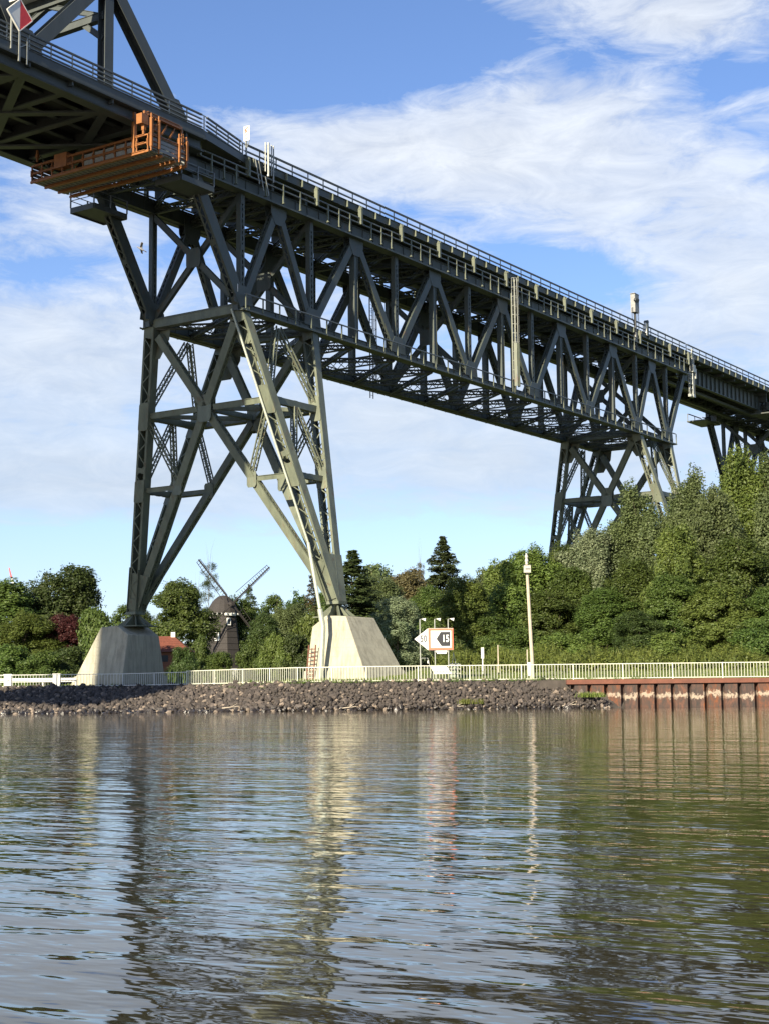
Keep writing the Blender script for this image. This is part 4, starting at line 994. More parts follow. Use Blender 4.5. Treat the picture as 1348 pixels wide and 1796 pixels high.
for px, top_, lb in ((842, 1137, 'slim white marker post in the weeds right of the red sign'), (869, 1132, 'plain thin fence stake in the weeds between the sign and the leaning pole'), (920, 1140, 'thin stake just left of the white meter cabinet')):
    D = 110.0; s_ = local('marker_post', G(lat(px, D), D, 2.2), lb, 'post'); H = hgt(px, top_, D) - 2.2
    b = MB(); b.aabb(-.035, .035, -.035, .035, -.2, H); b.build('stake', WOOD if px != 842 else WHITE, s_)
    if px == 842: b = MB(); b.aabb(-.1, .1, -.06, -.04, H - .75, H + .02); b.build('plate', WHITE, s_)

# ------------------------------------------------------------------ windmill
DM = 232.0; km = DM / FPX
mo = G(lat(390, DM), DM, 3.4)
wmill = thing('windmill', mo, 'dark boarded tower mill with bare crossed sails, seen between the concrete blocks', 'windmill')
H0 = hgt(392, 1077, DM) - 3.4
def ring(r_, z, n=8, off=.2): return [Vector((r_ * math.cos(2 * math.pi * (i + off) / n), r_ * math.sin(2 * math.pi * (i + off) / n), z)) for i in range(n)]
yawm = math.atan2(RH.y, RH.x)
R0, R1 = ring(3.05, 2.0), ring(1.95, H0)
for i in range(8):
    j = (i + 1) % 8; b = MB(); q = [R0[i], R0[j], R1[j], R1[i]]; c_ = sum(q, Vector()) / 4; n_ = Vector((c_.x, c_.y, 0)).normalized()
    NBD = 9
    for k in range(NBD):      # each face is built of lapped boards
        t0, t1 = k / NBD, (k + 1) / NBD
        b.prism([q[0].lerp(q[3], t0) + n_ * .05, q[1].lerp(q[2], t0) + n_ * .05, q[1].lerp(q[2], t1), q[0].lerp(q[3], t1)], n_ * .03)
    b.build('board_wall', SHINGLE, wmill)
b = MB(); base = ring(3.1, 2.0); lo_ = ring(3.1, -1.0); n = 0
b.v = [tuple(p) for p in lo_ + base]; b.f = [(i, (i + 1) % 8, 8 + (i + 1) % 8, 8 + i) for i in range(8)]; b.build('white_base', WHITE, wmill)
# boat shaped cap
b = MB(); prev = None; prof = [(2.35, 0), (2.25, .5), (1.9, 1.35), (1.35, 2.1), (.7, 2.6), (.05, 2.75)]
for r_, z in prof: b.v += [tuple(p) for p in ring(r_, H0 + z, 16, 0)]
for k in range(len(prof) - 1):
    for i in range(16): b.f.append((k*16+i, k*16+(i+1)%16, (k+1)*16+(i+1)%16, (k+1)*16+i))
cp = b.build('cap', SHINGLE, wmill)
b = MB()
for i in range(20):
    a_ = 2 * math.pi * i / 20; b.box(Vector((2.4 * math.cos(a_), 2.4 * math.sin(a_), H0 - .12)), XV * .1, YV * .1, ZV * .12)
b.build('cap_cornice', WHITE, wmill)
sd_ = (-FH * .83 + RH * .56).normalized()            # the sails face the camera, turned a little to the right
hub = sd_ * 2.6 + ZV * (H0 + 1.3)
b = MB(); b.tube(hub - sd_ * 2.4, hub + sd_ * .5, .35, .28, 10); b.build('wind_shaft', SHINGLE, wmill)
sx_ = sd_.cross(ZV).normalized() * -1; 
if sx_.dot(RH) < 0: sx_ = -sx_
for k, ang in enumerate((132, 42, 222, 312)):
    a_ = math.radians(ang); dv = (sx_ * math.cos(a_) + ZV * math.sin(a_)).normalized(); pv = sd_.cross(dv); p0 = hub + sd_ * (.25 if k % 2 else .45)
    b = MB(); b.bar(p0, p0 + dv * 8.6, .15, .19, sd_)
    b.bar(p0 + dv * 1.6 + pv * .9, p0 + dv * 8.5 + pv * .5, .05, .08, sd_); b.bar(p0 + dv * 1.6 - pv * .18, p0 + dv * 8.5 - pv * .25, .05, .06, sd_)
    for i in range(16): b.bar(p0 + dv * (1.7 + i * .45) - pv * .2, p0 + dv * (1.7 + i * .45) + pv * .5, .04, .06, sd_)
    b.build('sail', SHINGLE, wmill)
for fr0, px, py, ww, hh_ in ((0, 370, 1090, .32, .6), (0, 384.5, 1117.5, .36, .7), (0, 404, 1092, .3, .55)):
    z = hgt(px, py, DM) - 3.4; u = (px - 392) * km; rad = 3.05 + (1.95 - 3.05) * (z - 2.0) / (H0 - 2.0)
    d_ = math.sqrt(max(.2, (rad * .93) ** 2 - u * u)); c_ = RH * u - FH * (d_ + .22) + ZV * z; nn = (RH * u - FH * d_).normalized(); tt_ = ZV.cross(nn)
    b = MB(); b.box(c_, tt_ * ww, nn * .12, ZV * hh_); wf = b.build('window', WHITE, wmill)
    b = MB(); b.box(c_ + nn * .13, tt_ * ww * .5, nn * .01, ZV * hh_ * .7); o = b.build('pane', DARK, wf)
b = MB(); b.box(hub - sd_ * .9 - ZV * 1.5 + RH * .1, sx_ * .9, sd_ * .5, ZV * .2); b.build('white_beam', WHITE, wmill)

# red roofed house
DH = 168.0; kh = DH / FPX
hs = local('red_roofed_house', G(lat(303, DH), DH, 3.0), 'low house with a hipped red tile roof beside the shaded concrete block', 'house')
ze, za = hgt(303, 1146, DH) - 3.0, hgt(303, 1117, DH) - 3.0
b = MB(); b.aabb(-3.4, 1.9, -2.3, 2.3, -.3, ze + .02); b.build('wall', BRICK, hs)
ap = Vector((-.0, 0, za)); ap2 = Vector((-1.6, 0, za)); cs_ = [Vector((-3.8, -2.7, ze)), Vector((2.3, -2.7, ze)), Vector((2.3, 2.7, ze)), Vector((-3.8, 2.7, ze))]
def roof_face(q, rows=8):
    b = MB(); nn = (q[1] - q[0]).cross(q[3] - q[0]).normalized()
    if nn.z < 0: nn = -nn
    for k in range(rows):
        t0, t1 = k / rows, (k + 1.05) / rows; t1 = min(1, t1)
        pts = [q[0].lerp(q[3], t0), q[1].lerp(q[2], t0), q[1].lerp(q[2], t1), q[0].lerp(q[3], t1)]
        b.prism([pts[0] + nn * .06, pts[1] + nn * .06, pts[2], pts[3]], nn * .02)
    b.build('roof', TILE, hs)
roof_face([cs_[0], cs_[1], ap, ap2]); roof_face([cs_[1], cs_[2], ap + Vector((0, .01, 0)), ap + Vector((0, -.01, 0))]); roof_face([cs_[2], cs_[3], ap2, ap]); roof_face([cs_[3], cs_[0], ap2 + Vector((0, -.01, 0)), ap2 + Vector((0, .01, 0))])
b = MB(); b.aabb(-.25, .2, -.25, .2, za - .4, za + .45); b.build('chimney', mat('pale_render', (.6, .58, .52), .8), hs)
for x in (-2.4, -.6, 1.0): b = MB(); b.aabb(x - .35, x + .35, -2.34, -2.3, ze - 1.0, ze - .3); b.build('window', DARK, hs)

# wind turbine far away at the left
DT = 1500.0; ht = G(lat(37, DT), DT, 0); hz_ = hgt(37, 1086, DT)
wt = thing('wind_turbine', ht, 'distant white wind turbine, only a red tipped blade showing over the left trees', 'wind turbine')
b = MB(); b.tube((0, 0, 0), (0, 0, hz_), 2.2, 1.2, 12); b.build('tower', WHITE, wt)
b = MB(); b.box(Vector((0, 0, hz_)), FH * 4, RH * 1.5, ZV * 1.6); b.build('nacelle', WHITE, wt)
for k in range(3):
    a_ = math.radians(104 + 120 * k); dv = RH * math.cos(a_) + ZV * math.sin(a_); pv = RH * -math.sin(a_) + ZV * math.cos(a_); o_ = Vector((0, 0, hz_)) - FH * 4.5
    b = MB(); b.prism([o_ - pv * .8, o_ + dv * 8 - pv * 1.9, o_ + dv * 40 - pv * .9, o_ + dv * 40 + pv * .7, o_ + dv * 8 + pv * 1.2, o_ + pv * .8], FH * .3); bl = b.build('blade', WHITE, wt)
    b = MB(); b.prism([o_ + dv * 40.05 - pv * .9, o_ + dv * 51 - pv * .4, o_ + dv * 51 + pv * .3, o_ + dv * 40.05 + pv * .7], FH * .3); b.build('blade_tip', RED, bl)

# a gull over the left leg
gb = thing('gull', G(lat(240, 92), 92, hgt(240, 419, 92)), 'small dark bird gliding in the gap left of the left tower leg', 'bird')
b = MB(); prev = []
prof = [(-.26, .008), (-.18, .05), (-.05, .075), (.08, .07), (.17, .045), (.21, .05), (.26, .03), (.31, .006)]
for x, r_ in prof: b.v += [(x, r_ * math.cos(2*math.pi*i/8), r_ * .9 * math.sin(2*math.pi*i/8)) for i in range(8)]
for k in range(len(prof) - 1):
    for i in range(8): b.f.append((k*8+i, k*8+(i+1)%8, (k+1)*8+(i+1)%8, (k+1)*8+i))
bird = mat('gull_grey', (.16, .16, .17), .7); b.build('body', bird, gb)
for s in (-1, 1):
    b = MB(); pts = [(.10, .04, .03), (.14, .30, .16), (.02, .62, .10), (-.10, .60, .09), (-.04, .3, .14), (-.08, .04, .02)]
    b.prism([Vector((x, y * s, z)) for x, y, z in pts], ZV * .008); b.build('wing', bird, gb)
b = MB(); b.prism([Vector((-.24, -.03, 0)), Vector((-.24, .03, 0)), Vector((-.40, .07, 0)), Vector((-.40, -.07, 0))], ZV * .006); b.build('tail', bird, gb)
gb.rotation_euler = (math.radians(20), math.radians(-30), math.atan2(RH.y, RH.x) + math.pi)

# ------------------------------------------------------------------ vegetation
rng = np.random.default_rng(5)
def leafmat(name, c1, c2, sat=1.0):
    m = bpy.data.materials.new(name); m.use_nodes = True; t = m.node_tree; t.nodes.clear(); N = NT(t)
    out = N.n('ShaderNodeOutputMaterial'); g = N.n('ShaderNodeNewGeometry'); oi = N.n('ShaderNodeObjectInfo')
    nz = N.n('ShaderNodeTexNoise', i_Vector=g.outputs['Position'], i_Scale=.45, i_Detail=4.0, i_Roughness=.6)
    f = N.m('ADD', N.m('MULTIPLY', nz.outputs[0], .8), N.m('MULTIPLY', g.outputs['Random Per Island'], .45))
    c = N.ramp(f, [(.3, c1), (.85, c2)])
    hv = N.n('ShaderNodeHueSaturation', i_Color=c); t.links.new(N.m('ADD', N.m('MULTIPLY', oi.outputs['Random'], .025), .482), hv.inputs['Hue']); t.links.new(N.m('ADD', N.m('MULTIPLY', oi.outputs['Random'], .4), .8), hv.inputs['Value'])
    d = N.n('ShaderNodeBsdfPrincipled'); d.inputs['Roughness'].default_value = .55; d.inputs['Specular IOR Level'].default_value = .35; t.links.new(hv.outputs[0], d.inputs['Base Color'])
    tr = N.n('ShaderNodeBsdfTranslucent'); hs2 = N.n('ShaderNodeHueSaturation', i_Color=hv.outputs[0], i_Value=1.3, i_Hue=.485); t.links.new(hs2.outputs[0], tr.inputs[0])
    mx = N.n('ShaderNodeMixShader', i_0=.44); t.links.new(d.outputs[0], mx.inputs[1]); t.links.new(tr.outputs[0], mx.inputs[2]); t.links.new(mx.outputs[0], out.inputs[0])
    return m
LM = {'bramble': leafmat('leaves_bramble', (.060, .095, .018), (.150, .190, .040)),
      'dark': leafmat('leaves_dark', (.028, .056, .015), (.066, .100, .026)),
      'mid': leafmat('leaves_mid', (.040, .076, .017), (.095, .140, .030)),
      'light': leafmat('leaves_light', (.060, .100, .022), (.130, .175, .038)),
      'pale': leafmat('leaves_pale', (.085, .125, .060), (.24, .28, .165)),
      'willow': leafmat('leaves_willow', (.060, .088, .032), (.125, .160, .062)),
      'red': leafmat('leaves_red', (.035, .012, .012), (.085, .026, .022)),
      'brown': leafmat('leaves_brown', (.070, .066, .028), (.130, .112, .048)),
      'spruce': leafmat('needles_spruce', (.032, .052, .020), (.085, .110, .040)),
      'blue': leafmat('needles_blue', (.05, .075, .045), (.12, .15, .09)),
      'grass': leafmat('tall_grass', (.075, .115, .022), (.17, .205, .045))}
ZA = 1.0
def quads(C, Nn, S, asp=.62):
    """leaf faces at centres C facing Nn with size S"""
    n = len(C); rv = rng.normal(size=(n, 3)); u = np.cross(Nn, rv); u /= np.linalg.norm(u, axis=1)[:, None] + 1e-9; v = np.cross(Nn, u)
    S = S[:, None]; k3 = np.array([1, 1, 1 / ZA]); a = u * S * k3; b_ = v * S * asp * k3
    q = np.stack([C - a, C - b_ + a * .1, C + a, C + b_ + a * .1], 1).reshape(-1, 3)
    return q
def mesh_from_quads(name, q, m):
    n = len(q) // 4; me = bpy.data.meshes.new(name); me.vertices.add(n * 4); me.vertices.foreach_set('co', q.astype(np.float32).ravel())
    me.loops.add(n * 4); me.loops.foreach_set('vertex_index', np.arange(n * 4, dtype=np.int32)); me.polygons.add(n)
    me.polygons.foreach_set('loop_start', np.arange(0, n * 4, 4, dtype=np.int32)); me.polygons.foreach_set('loop_total', np.full(n, 4, dtype=np.int32))
    me.update(calc_edges=True); me.materials.append(m); return me
def unit(n):
    v = rng.normal(size=(n, 3)); return v / np.linalg.norm(v, axis=1)[:, None]
def crown_broad(nq, lobes, low=.1, leaf=.016, clump=.075, spiky=0.0, nclump=150):
    """unit tree: height 1, radius about .5; lobes of clumps of leaves"""
    L = []
    for i in range(lobes):
        a = rng.uniform(0, 2 * np.pi); zz_ = low + .16 + (1 - low - .30) * (i + .5) / lobes; prof_ = math.sin(math.pi * min(1, max(.08, (zz_ - low) / (1 - low))) ** .8)
        rr = .35 * prof_ * rng.uniform(.3, 1); L.append((rr * math.cos(a), rr * math.sin(a), zz_, rng.uniform(.11, .25) * (.6 + .55 * prof_), rng.uniform(.13, .19)))
    L.append((0, 0, .82, .20, .17)); L.append((0, 0, low + .3, .34, .26))
    cs2 = []
    while len(cs2) < nclump:
        lx, ly, lz, lr, lh = L[rng.integers(len(L))]; d = unit(1)[0]
        if d[2] < -.55: continue
        rr = rng.uniform(.72, 1.08); c = np.array([lx + d[0] * lr * rr, ly + d[1] * lr * rr, lz + d[2] * lh * rr])
        if c[2] < low: continue
        if any(((c - np.array(o[:3])) / np.array([o[3], o[3], o[4]])) @ ((c - np.array(o[:3])) / np.array([o[3], o[3], o[4]])) < .35 for o in L): continue
        cs2.append(c)
    Q = []; per = nq // nclump
    for c in cs2:
        cr = clump * rng.uniform(.6, 1.35); k = int(per * (cr / clump) ** 2) + 8
        d = unit(k); rad = rng.uniform(.35, 1.0, k) ** .5
        sc_ = np.array([1, 1, (.72 + spiky * rng.uniform(0, 2.2)) * 1.15 / ZA]); P_ = c + d * (rad * cr)[:, None] * sc_
        out_ = np.array([c[0], c[1], (c[2] - .45) * .8]); out_ /= np.linalg.norm(out_) + 1e-9
        nn = d * .9 + out_ * .55 + np.array([0, 0, .35]) + rng.normal(size=(k, 3)) * .75; nn /= np.linalg.norm(nn, axis=1)[:, None]
        Q.append(quads(P_, nn, leaf * rng.uniform(.6, 1.3, k)))
    # loose sprays breaking the outline
    k = nq // 9; ci = rng.integers(len(cs2), size=k); d = unit(k); d[:, 2] = np.abs(d[:, 2]) * .9 / ZA; P_ = np.array(cs2)[ci] + d * clump * rng.uniform(.9, 1.55 + spiky, k)[:, None]
    Q.append(quads(P_, unit(k), leaf * rng.uniform(.5, 1.0, k)))
    return np.concatenate(Q)
def crown_spruce(nq, rad=.24, droop=.35, leaf=.013, gaps=.0):
    Q = []; tiers = 40
    for i in range(tiers):
        z = .06 + .93 * i / tiers; R = rad * (1 - z) ** .85 * rng.uniform(.8, 1.15) + .008; nb = int(9 + 8 * (1 - z))
        for j in range(nb):
            if rng.random() < gaps: continue
            a = rng.uniform(0, 2 * np.pi); Lb = R * rng.uniform(.7, 1.12); k = max(4, int(nq / tiers / 13 * (1.5 - z))); z_ = z + rng.uniform(-.02, .02)
            t_ = rng.uniform(.12, 1, k) ** .7; w_ = (1 - t_) * .35 * Lb + .012
            r_ = Lb * t_; side = rng.normal(size=k) * w_ * .6
            x = np.cos(a) * r_ - np.sin(a) * side; y = np.sin(a) * r_ + np.cos(a) * side; zz_ = z_ - droop * r_ * .5 + .06 * t_ * Lb - np.abs(rng.normal(size=k)) * .010
            nn = np.stack([np.cos(a) * .3 + rng.normal(size=k) * .4, np.sin(a) * .3 + rng.normal(size=k) * .4, np.full(k, .8)], 1); nn /= np.linalg.norm(nn, axis=1)[:, None]
            Q.append(quads(np.stack([x, y, zz_], 1), nn, leaf * rng.uniform(.6, 1.3, k), .45))
    return np.concatenate(Q)
def crown_pine(nq, leaf=.012, n=22):
    Q = []
    for i in range(n):
        z = rng.uniform(.42, .98); a = rng.uniform(0, 2 * np.pi); R = rng.uniform(.04, .30) * (1.25 - z * .75); c = np.array([R * math.cos(a), R * math.sin(a), z]); k = nq // n
        d = unit(k) * rng.uniform(.2, 1, k)[:, None] * np.array([.085, .085, .03]); nn = unit(k) * .6 + np.array([0, 0, .8]); nn /= np.linalg.norm(nn, axis=1)[:, None]
        Q.append(quads(c + d, nn, leaf * rng.uniform(.6, 1.2, k), .4))
    return np.concatenate(Q)
def trunk_mb(top=.85, r_=.018, limbs=7, spread=.3, lo=.25):
    b = MB(); q = random.Random(3); p = Vector((0, 0, -.03)); n = 5
    for i in range(n):
        nx_ = Vector((q.uniform(-.012, .012), q.uniform(-.012, .012), -.03 + (top + .03) * (i + 1) / n)); b.tube(p, nx_, r_ * (1 - i / n * .8), r_ * (1 - (i + 1) / n * .8), 7); p = nx_
    for i in range(limbs):
        z = lo + (top - lo) * i / limbs; a = i * 2.4; e = Vector((spread * math.cos(a) * (1.1 - z), spread * math.sin(a) * (1.1 - z), z + .16)); b.tube((0, 0, z), e * 1.0, r_ * .45, r_ * .12, 5)
        e2 = e + Vector((q.uniform(-.08, .08), q.uniform(-.08, .08), .1)); b.tube(e, e2, r_ * .14, r_ * .04, 4)
    return b
BR = {}
def proto(kind):
    global ZA
    if kind in BR: return BR[kind]
    base, lm = kind.split('/'); ZA = {'poplar': 2.5, 'broad2': 2.1, 'broad': 1.7, 'wide': 1.5, 'bush': .8, 'far': 1.5, 'spruce': 1.7, 'spruce2': 2.2, 'pine': 2.5}[base]
    if base == 'broad': q = crown_broad(44000, 12, .05, .0155, .080, .2, nclump=270)
    elif base == 'broad2': q = crown_broad(50000, 15, .02, .0155, .078, .6, nclump=340)
    elif base == 'wide': q = crown_broad(42000, 11, .10, .015, .082, .2, nclump=260)
    elif base == 'poplar': q = crown_broad(62000, 19, .02, .0165, .076, .9, nclump=480)
    elif base == 'bush': q = crown_broad(18000, 7, 0, .021, .092, .3, nclump=140)
    elif base == 'far': q = crown_broad(9000, 8, .02, .020, .08, nclump=110)
    elif base == 'spruce': q = crown_spruce(42000, .50, .22, .016)
    elif base == 'spruce2': q = crown_spruce(22000, .48, .15, .016, .15)
    elif base == 'pine': q = crown_pine(10000, .012, 40)
    ZA = 1.0; me = mesh_from_quads('crown', q, LM[lm]); BR[kind] = me; return me
tm = None
def trunkmesh(base):
    if ('t', base) not in BR:
        b = trunk_mb(.9, .012, 0) if base.startswith('spruce') else (trunk_mb(.97, .010, 14, .3, .4) if base == 'pine' else (trunk_mb(.6, .02, 6, .25, .1) if base == 'bush' else trunk_mb(.82, .017, 9)))
        me = b.mesh('trunk'); me.materials.append(BARK); BR[('t', base)] = me
    return BR[('t', base)]
def tree(nm, kind, px, topy, D, wpx, label, group=None, cat='tree', zg=None, off=0):
    z0 = landz(lat(px, D), D) - .15 if zg is None else zg
    H = hgt(px, topy, D) - z0; wd = wpx / FPX * D
    t_ = thing(nm, G(lat(px, D), D, z0), label, cat, group)
    t_.rotation_euler = (0, 0, R_.uniform(0, 6.28)); t_.scale = (wd / .92, wd / .92, H)
    c_ = bpy.data.objects.new('crown', proto(kind)); link(c_, t_)
    k_ = bpy.data.objects.new('trunk', trunkmesh(kind.split('/')[0])); link(k_, t_)
    return t_
TR = [
 # left group
 ('broad_tree', 'broad/mid', 5, 1022, 148, 190, 'mid green tree cut by the left edge of the photo'),
 ('oak_tree', 'wide/dark', 122, 996, 152, 165, 'tall rounded dark tree left of the shaded block'),
 ('copper_beech', 'broad/red', 113, 1080, 143, 95, 'dark red leaved tree between the green trees at left'),
 ('broad_tree', 'broad2/light', 45, 1078, 141, 130, 'lighter low tree in front of the left edge trees'),
 ('shrub', 'bush/mid', 168, 1080, 140, 95, 'pointed green shrub just left of the shaded block'),
 ('shrub', 'bush/dark', 125, 1140, 134, 110, 'low dark hedge bush under the red leaved tree'),
 ('shrub', 'bush/mid', 20, 1140, 136, 120, 'low hedge bush at the left edge behind the cabinets'),
 ('shrub', 'bush/mid', 75, 1150, 130, 90, 'low hedge bush between the two white cabinets'),
 ('broad_tree', 'far/mid', 218, 1062, 190, 80, 'small distant tree peeping over the shaded block'),
 ('broad_tree', 'broad/mid', 308, 1020, 196, 140, 'full round tree between the left tower leg and the windmill'),
 ('broad_tree', 'broad/dark', 250, 1075, 200, 70, 'dark distant tree behind the left bearing'),
 # windmill group
 ('pine_tree', 'pine/spruce', 365, 985, 262, 75, 'sparse tall pine behind the left sail of the windmill'),
 ('pine_tree', 'pine/blue', 345, 1030, 258, 60, 'shorter sparse pine left of the windmill cap'),
 ('spruce_tree', 'spruce2/spruce', 437, 1022, 262, 100, 'small spruce right of the windmill sails'),
 ('broad_tree', 'far/mid', 480, 1045, 250, 90, 'distant hedge tree right of the windmill'),
 ('broad_tree', 'far/dark', 520, 1038, 246, 80, 'distant dark tree left of the sunlit leg foot'),
 ('willow_tree', 'broad2/willow', 505, 1064, 180, 95, 'pale willow left of the sunlit concrete block'),
 ('broad_tree', 'broad/dark', 462, 1080, 172, 85, 'dark green tree right of the windmill body'),
 ('shrub', 'bush/light', 545, 1085, 165, 90, 'light green bush against the sunlit block'),
 ('shrub', 'bush/light', 482, 1118, 150, 55, 'yellow green bush on the lawn right of the windmill'),
 ('shrub', 'bush/mid', 352, 1125, 165, 45, 'bush in front of the windmill foot'),
 ('shrub', 'bush/dark', 320, 1140, 150, 60, 'hedge bush below the red roof'),
 ('shrub', 'bush/mid', 380, 1150, 152, 75, 'low hedge bush under the windmill'),
 ('shrub', 'bush/mid', 443, 1132, 156, 65, 'rounded hedge bush right of the windmill foot'),
 ('shrub', 'bush/dark', 520, 1120, 150, 80, 'dark low bush left of the sunlit block'),
 ('conifer', 'spruce2/brown', 545, 1005, 190, 100, 'brownish conifer half hidden by the sunlit leg'),
 ('spruce_tree', 'spruce/spruce', 617, 962, 175, 230, 'big dark spruce right behind the sunlit leg foot'),
 # centre
 ('broad_tree', 'far/willow', 662, 990, 300, 110, 'distant grey green tree on the skyline right of the big spruce'),
 ('broad_tree', 'far/brown', 725, 998, 280, 110, 'brownish distant tree beside the pointed spruce'),
 ('spruce_tree', 'spruce/spruce', 775, 937, 235, 190, 'tall pointed spruce on the skyline between the tower legs'),
 ('bare_conifer', 'pine/brown', 735, 975, 240, 40, 'thin bare conifer just left of the pointed spruce'),
 ('willow_tree', 'broad2/pale', 695, 1052, 121, 110, 'pale silvery tree right of the sunlit block'),
 ('broad_tree', 'broad/mid', 640, 1050, 180, 80, 'mid green tree behind the top of the sunlit block'),
 ('broad_tree', 'broad/mid', 748, 1030, 172, 110, 'dark tree behind the lamps of the red sign'),
 ('broad_tree', 'broad2/light', 815, 1018, 138, 130, 'leafy tree right of the red sign'),
 ('shrub', 'bush/dark', 700, 1130, 128, 80, 'dark bush at the outer corner of the sunlit block'),
 ('broad_tree', 'broad2/willow', 665, 1015, 215, 120, 'tall pale tree filling the gap behind the sunlit block'),
 ('broad_tree', 'broad/brown', 715, 1006, 225, 130, 'brownish tree below the bare conifer'),
 ('broad_tree', 'broad/light', 790, 1040, 200, 110, 'light green tree below the pointed spruce'),
 ('broad_tree', 'broad2/willow', 850, 1018, 210, 120, 'pale tree filling the skyline left of the pole'),
 ('broad_tree', 'broad2/mid', 985, 960, 152, 120, 'tree right of the pole top, under the far tower'),
 ('broad_tree', 'broad/mid', 420, 1050, 235, 90, 'round tree directly behind the right side of the windmill'),
 ('broad_tree', 'broad/mid', 565, 1040, 200, 90, 'green tree behind the sunlit foot of the right legs'),
 ('shrub', 'bush/mid', 900, 1110, 122, 120, 'spreading bush behind the foot of the leaning pole'),
 ('shrub', 'bush/light', 985, 1115, 120, 110, 'light green bush right of the leaning pole'),
 ('shrub', 'bush/light', 1170, 1115, 118, 110, 'light green bush at the front edge of the right wood'),
 ('shrub', 'bush/mid', 1320, 1110, 117, 120, 'bush at the front edge of the wood, nearest the right edge'),
 ('shrub', 'bush/dark', 775, 1120, 124, 90, 'dark bush directly behind the red sign'),
 ('broad_tree', 'far/willow', 850, 1000, 300, 90, 'distant pale tree on the skyline left of the leaning pole'),
 ('broad_tree', 'broad/light', 880, 985, 192, 130, 'yellow green tree left of the leaning pole'),
 ('broad_tree', 'broad2/light', 930, 965, 148, 140, 'tree behind the top of the leaning pole'),
 ('broad_tree', 'broad/mid', 850, 1075, 138, 110, 'lower spreading tree between the sign and the pole'),
 ('broad_tree', 'broad/mid', 965, 1040, 135, 140, 'dark tree right of the leaning pole'),
 # right wood
 ('white_poplar', 'poplar/pale', 1030, 935, 150, 120, 'silvery white poplar below the far tower'),
 ('broad_tree', 'broad2/mid', 1000, 1000, 142, 120, 'leafy tree in front of the silvery poplar'),
 ('willow_tree', 'poplar/willow', 1128, 868, 150, 130, 'tall grey green willow in front of the far tower feet'),
 ('willow_tree', 'broad2/willow', 1090, 925, 158, 110, 'loose willow between the silvery poplar and the tall willows'),
 ('willow_tree', 'poplar/willow', 1205, 845, 146, 120, 'tall willow left of the highest tree'),
 ('willow_tree', 'poplar/light', 1300, 800, 140, 130, 'highest tree at the right, reaching up to the farthest tower'),
 ('willow_tree', 'poplar/willow', 1370, 815, 138, 130, 'tall willow cut by the right edge of the photo'),
 ('willow_tree', 'broad2/willow', 1255, 865, 134, 120, 'bushy willow under the highest tree'),
 ('broad_tree', 'broad/light', 1185, 925, 128, 130, 'bright green maple in the middle of the right wood'),
 ('broad_tree', 'broad2/mid', 1110, 985, 130, 120, 'mid green tree left of the bright maple'),
 ('broad_tree', 'broad2/mid', 1060, 1035, 128, 130, 'dark tree at the front of the wood right of the pole'),
 ('broad_tree', 'broad/mid', 1300, 945, 126, 150, 'broad tree at the front of the right wood near the edge'),
 ('broad_tree', 'broad/mid', 1180, 1010, 124, 130, 'lower front tree under the bright maple'),
 ('broad_tree', 'broad/light', 1255, 1025, 122, 140, 'dark lower front tree near the right edge'),
 ('broad_tree', 'broad/mid', 1345, 1030, 121, 130, 'lower front tree cut by the right edge'),
 ('broad_tree', 'broad/dark', 1110, 1075, 121, 110, 'dark low tree at the foot of the right wood'),
]
for row in TR: tree(*row)
# further trees outside the frame so the wood does not stop at the photo's edge
for i in range(7):
    tree('broad_tree', ['broad/mid', 'broad2/mid', 'broad/dark'][i % 3], 1480 + i * 120, 900 + (i % 3) * 30, 135 + (i % 2) * 14, 150, 'tree %s beyond the right edge of the photo, behind the railing' % ['first', 'second', 'third', 'fourth', 'fifth', 'sixth', 'seventh'][i], 'trees beyond the right edge')
    tree('broad_tree', ['broad/mid', 'wide/dark', 'broad2/mid'][i % 3], -120 - i * 120, 1020 + (i % 3) * 20, 150, 150, 'tree %s beyond the left edge of the photo, behind the guard rail' % ['first', 'second', 'third', 'fourth', 'fifth', 'sixth', 'seventh'][i], 'trees beyond the left edge')
# weeds and tall grass: uncountable, one object each
def tuft_mass(name, items, lm, lw=.016, kind='stuff'):
    Q = []
    for c, w_, h_, k in items:
        P_ = np.stack([c.x + rng.normal(size=k) * w_ * .5, c.y + rng.normal(size=k) * w_ * .5, np.full(k, c.z)], 1)
        hgt_ = h_ * rng.uniform(.4, 1.0, k); lean = rng.normal(size=(k, 2)) * .22
        tipv = np.stack([lean[:, 0] * hgt_, lean[:, 1] * hgt_, hgt_], 1); a = rng.uniform(0, 2 * np.pi, k); s_ = np.stack([np.cos(a), np.sin(a), np.zeros(k)], 1) * (lw * rng.uniform(.7, 1.6, k))[:, None]
        Q.append(np.stack([P_ - s_, P_ + s_, P_ + tipv * .6 + s_ * .8 + 0, P_ + tipv], 1).reshape(-1, 3))
    me = mesh_from_quads(name, np.concatenate(Q), LM[lm]); o = bpy.data.objects.new(name, me); link(o); o['kind'] = kind; return o
it = []
for i in range(1000):
    r = R_.uniform(4, 42); e = R_.uniform(9.5, 17); D = crest(r) + e; it.append((G(r, D, landz(r, D)), .8, R_.uniform(.6, 1.0) * (1.0 + .6 * math.sin(r * .9) ** 2) * (.6 + e / 20), 42))
o = tuft_mass('tall_weeds', it[::3], 'grass', .03); tag(o, 'yellow green tall weeds in front of the right wood', 'weeds')
Q = []
for c, w_, h_, k_ in it:      # leafy bramble mounds between the weeds
    n_ = 46; d = unit(n_); d[:, 2] = np.abs(d[:, 2]); P_ = np.array(c) + d * np.array([.75, .75, h_ * 1.05]) * rng.uniform(.55, 1.0, n_)[:, None]
    nn = d * .8 + unit(n_) * .6 + np.array([0, 0, .3]); nn /= np.linalg.norm(nn, axis=1)[:, None]; Q.append(quads(P_, nn, rng.uniform(.07, .15, n_)))
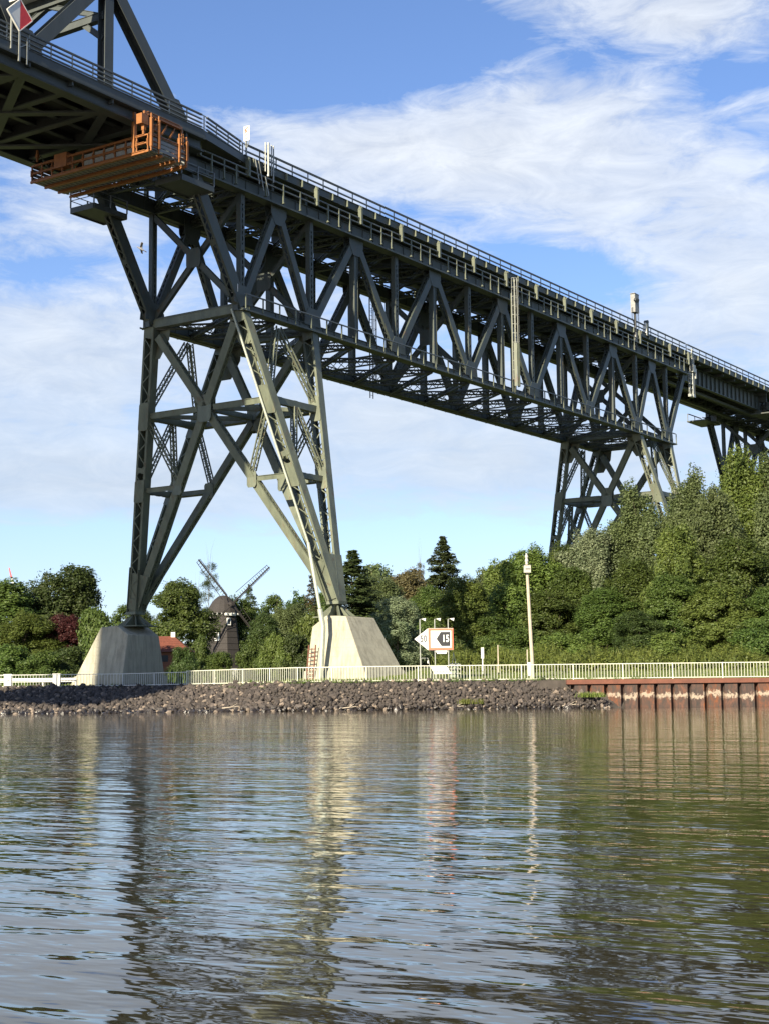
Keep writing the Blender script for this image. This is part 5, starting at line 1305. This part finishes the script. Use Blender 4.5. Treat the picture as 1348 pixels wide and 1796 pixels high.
o = bpy.data.objects.new('brambles', mesh_from_quads('brambles', np.concatenate(Q), LM['bramble'])); link(o); tag(o, 'low yellow green brambles along the foot of the right wood', 'brambles', kind='stuff')
it = []
for i in range(1800):
    r = R_.uniform(-34, 42); e = R_.uniform(.3, 12) ; D = crest(r) + e
    if -19 < r < -14 and e < 11: continue
    it.append((G(r, D, landz(r, D)), .6, R_.uniform(.08, .22), 14))
o = tuft_mass('lawn_grass', it, 'grass', .02); tag(o, 'short lawn grass behind the fence', 'grass')
it = []
for i in range(160):
    r = R_.uniform(-31, 17); D = crest(r) - R_.uniform(-.1, .35) * (1 if r > -8 else 6); it.append((G(r, D, 1.86 - (crest(r) - D) * .2), .25, R_.uniform(.12, .35), 14))
o = tuft_mass('bank_edge_weeds', it, 'mid', .018); tag(o, 'small weeds sprouting along the top of the stone bank', 'weeds')
for px, py, ww, lb in ((822, 1232, 1.1, 'bright green grass tuft low on the stone bank below the red sign'), (1032, 1222, 1.2, 'grass tuft where the stones meet the rusty piling')):
    D = 99.5; c = G(lat(px, D), D, .35 if px < 900 else .7); o = tuft_mass('grass_tuft', [(c + RH * (k * .28 - .6), .3, .4, 90) for k in range(5)], 'grass', .02, 'x'); del o['kind']; tag(o, lb, 'grass tuft')
it = []
for i in range(260):
    r = R_.uniform(-60, 60); D = R_.uniform(128, 150); it.append((G(r, D, landz(r, D)), 1.4, R_.uniform(.8, 1.8), 30))
o = tuft_mass('undergrowth', it, 'mid', .05); tag(o, 'low undergrowth between the trees', 'undergrowth')
for k_ in range(4):
    L_ = [(-10.5, .25), (-3.0, .15), (3.8, .12), (11.0, .15)][k_]; c = G(L_[0], TOE + .1, L_[1]); b = MB(); b.tube((0, 0, 0), RH * 1.1 + ZV * .12, .035, .02, 6); b.tube(RH * .6 + ZV * .06, RH * 1.0 + ZV * .3 - FH * .2, .02, .008, 5)
    o = b.build('driftwood', WOOD, None, c); tag(o, ['bleached stick washed up on the stones below the shaded block', 'thin bleached stick at the waterline left of the sunlit block', 'thin bleached stick at the waterline below the red sign', 'bleached stick at the waterline left of the rusty piling'][k_], 'stick')
# far wood on the skyline
far_q = []
for i in range(150):
    D = R_.uniform(330, 520); r = lat(R_.uniform(-500, 1900), D); c = G(r, D, 2.5); h_ = R_.uniform(9, 15); w_ = R_.uniform(5, 9); k = 260
    d = unit(k); d[:, 2] = np.abs(d[:, 2]); P_ = np.array(c) + d * np.array([w_, w_, h_]) * rng.uniform(.85, 1.05, k)[:, None]; nn = d + rng.normal(size=(k, 3)) * .4; nn /= np.linalg.norm(nn, axis=1)[:, None]; far_q.append(quads(P_, nn, rng.uniform(.6, 1.4, k)))
o = bpy.data.objects.new('far_wood', mesh_from_quads('far_wood', np.concatenate(far_q), LM['mid'])); link(o); tag(o, 'line of distant trees on the skyline', 'wood', kind='stuff')

sc.render.engine = 'CYCLES'
sc.render.resolution_x = 768; sc.render.resolution_y = 1024
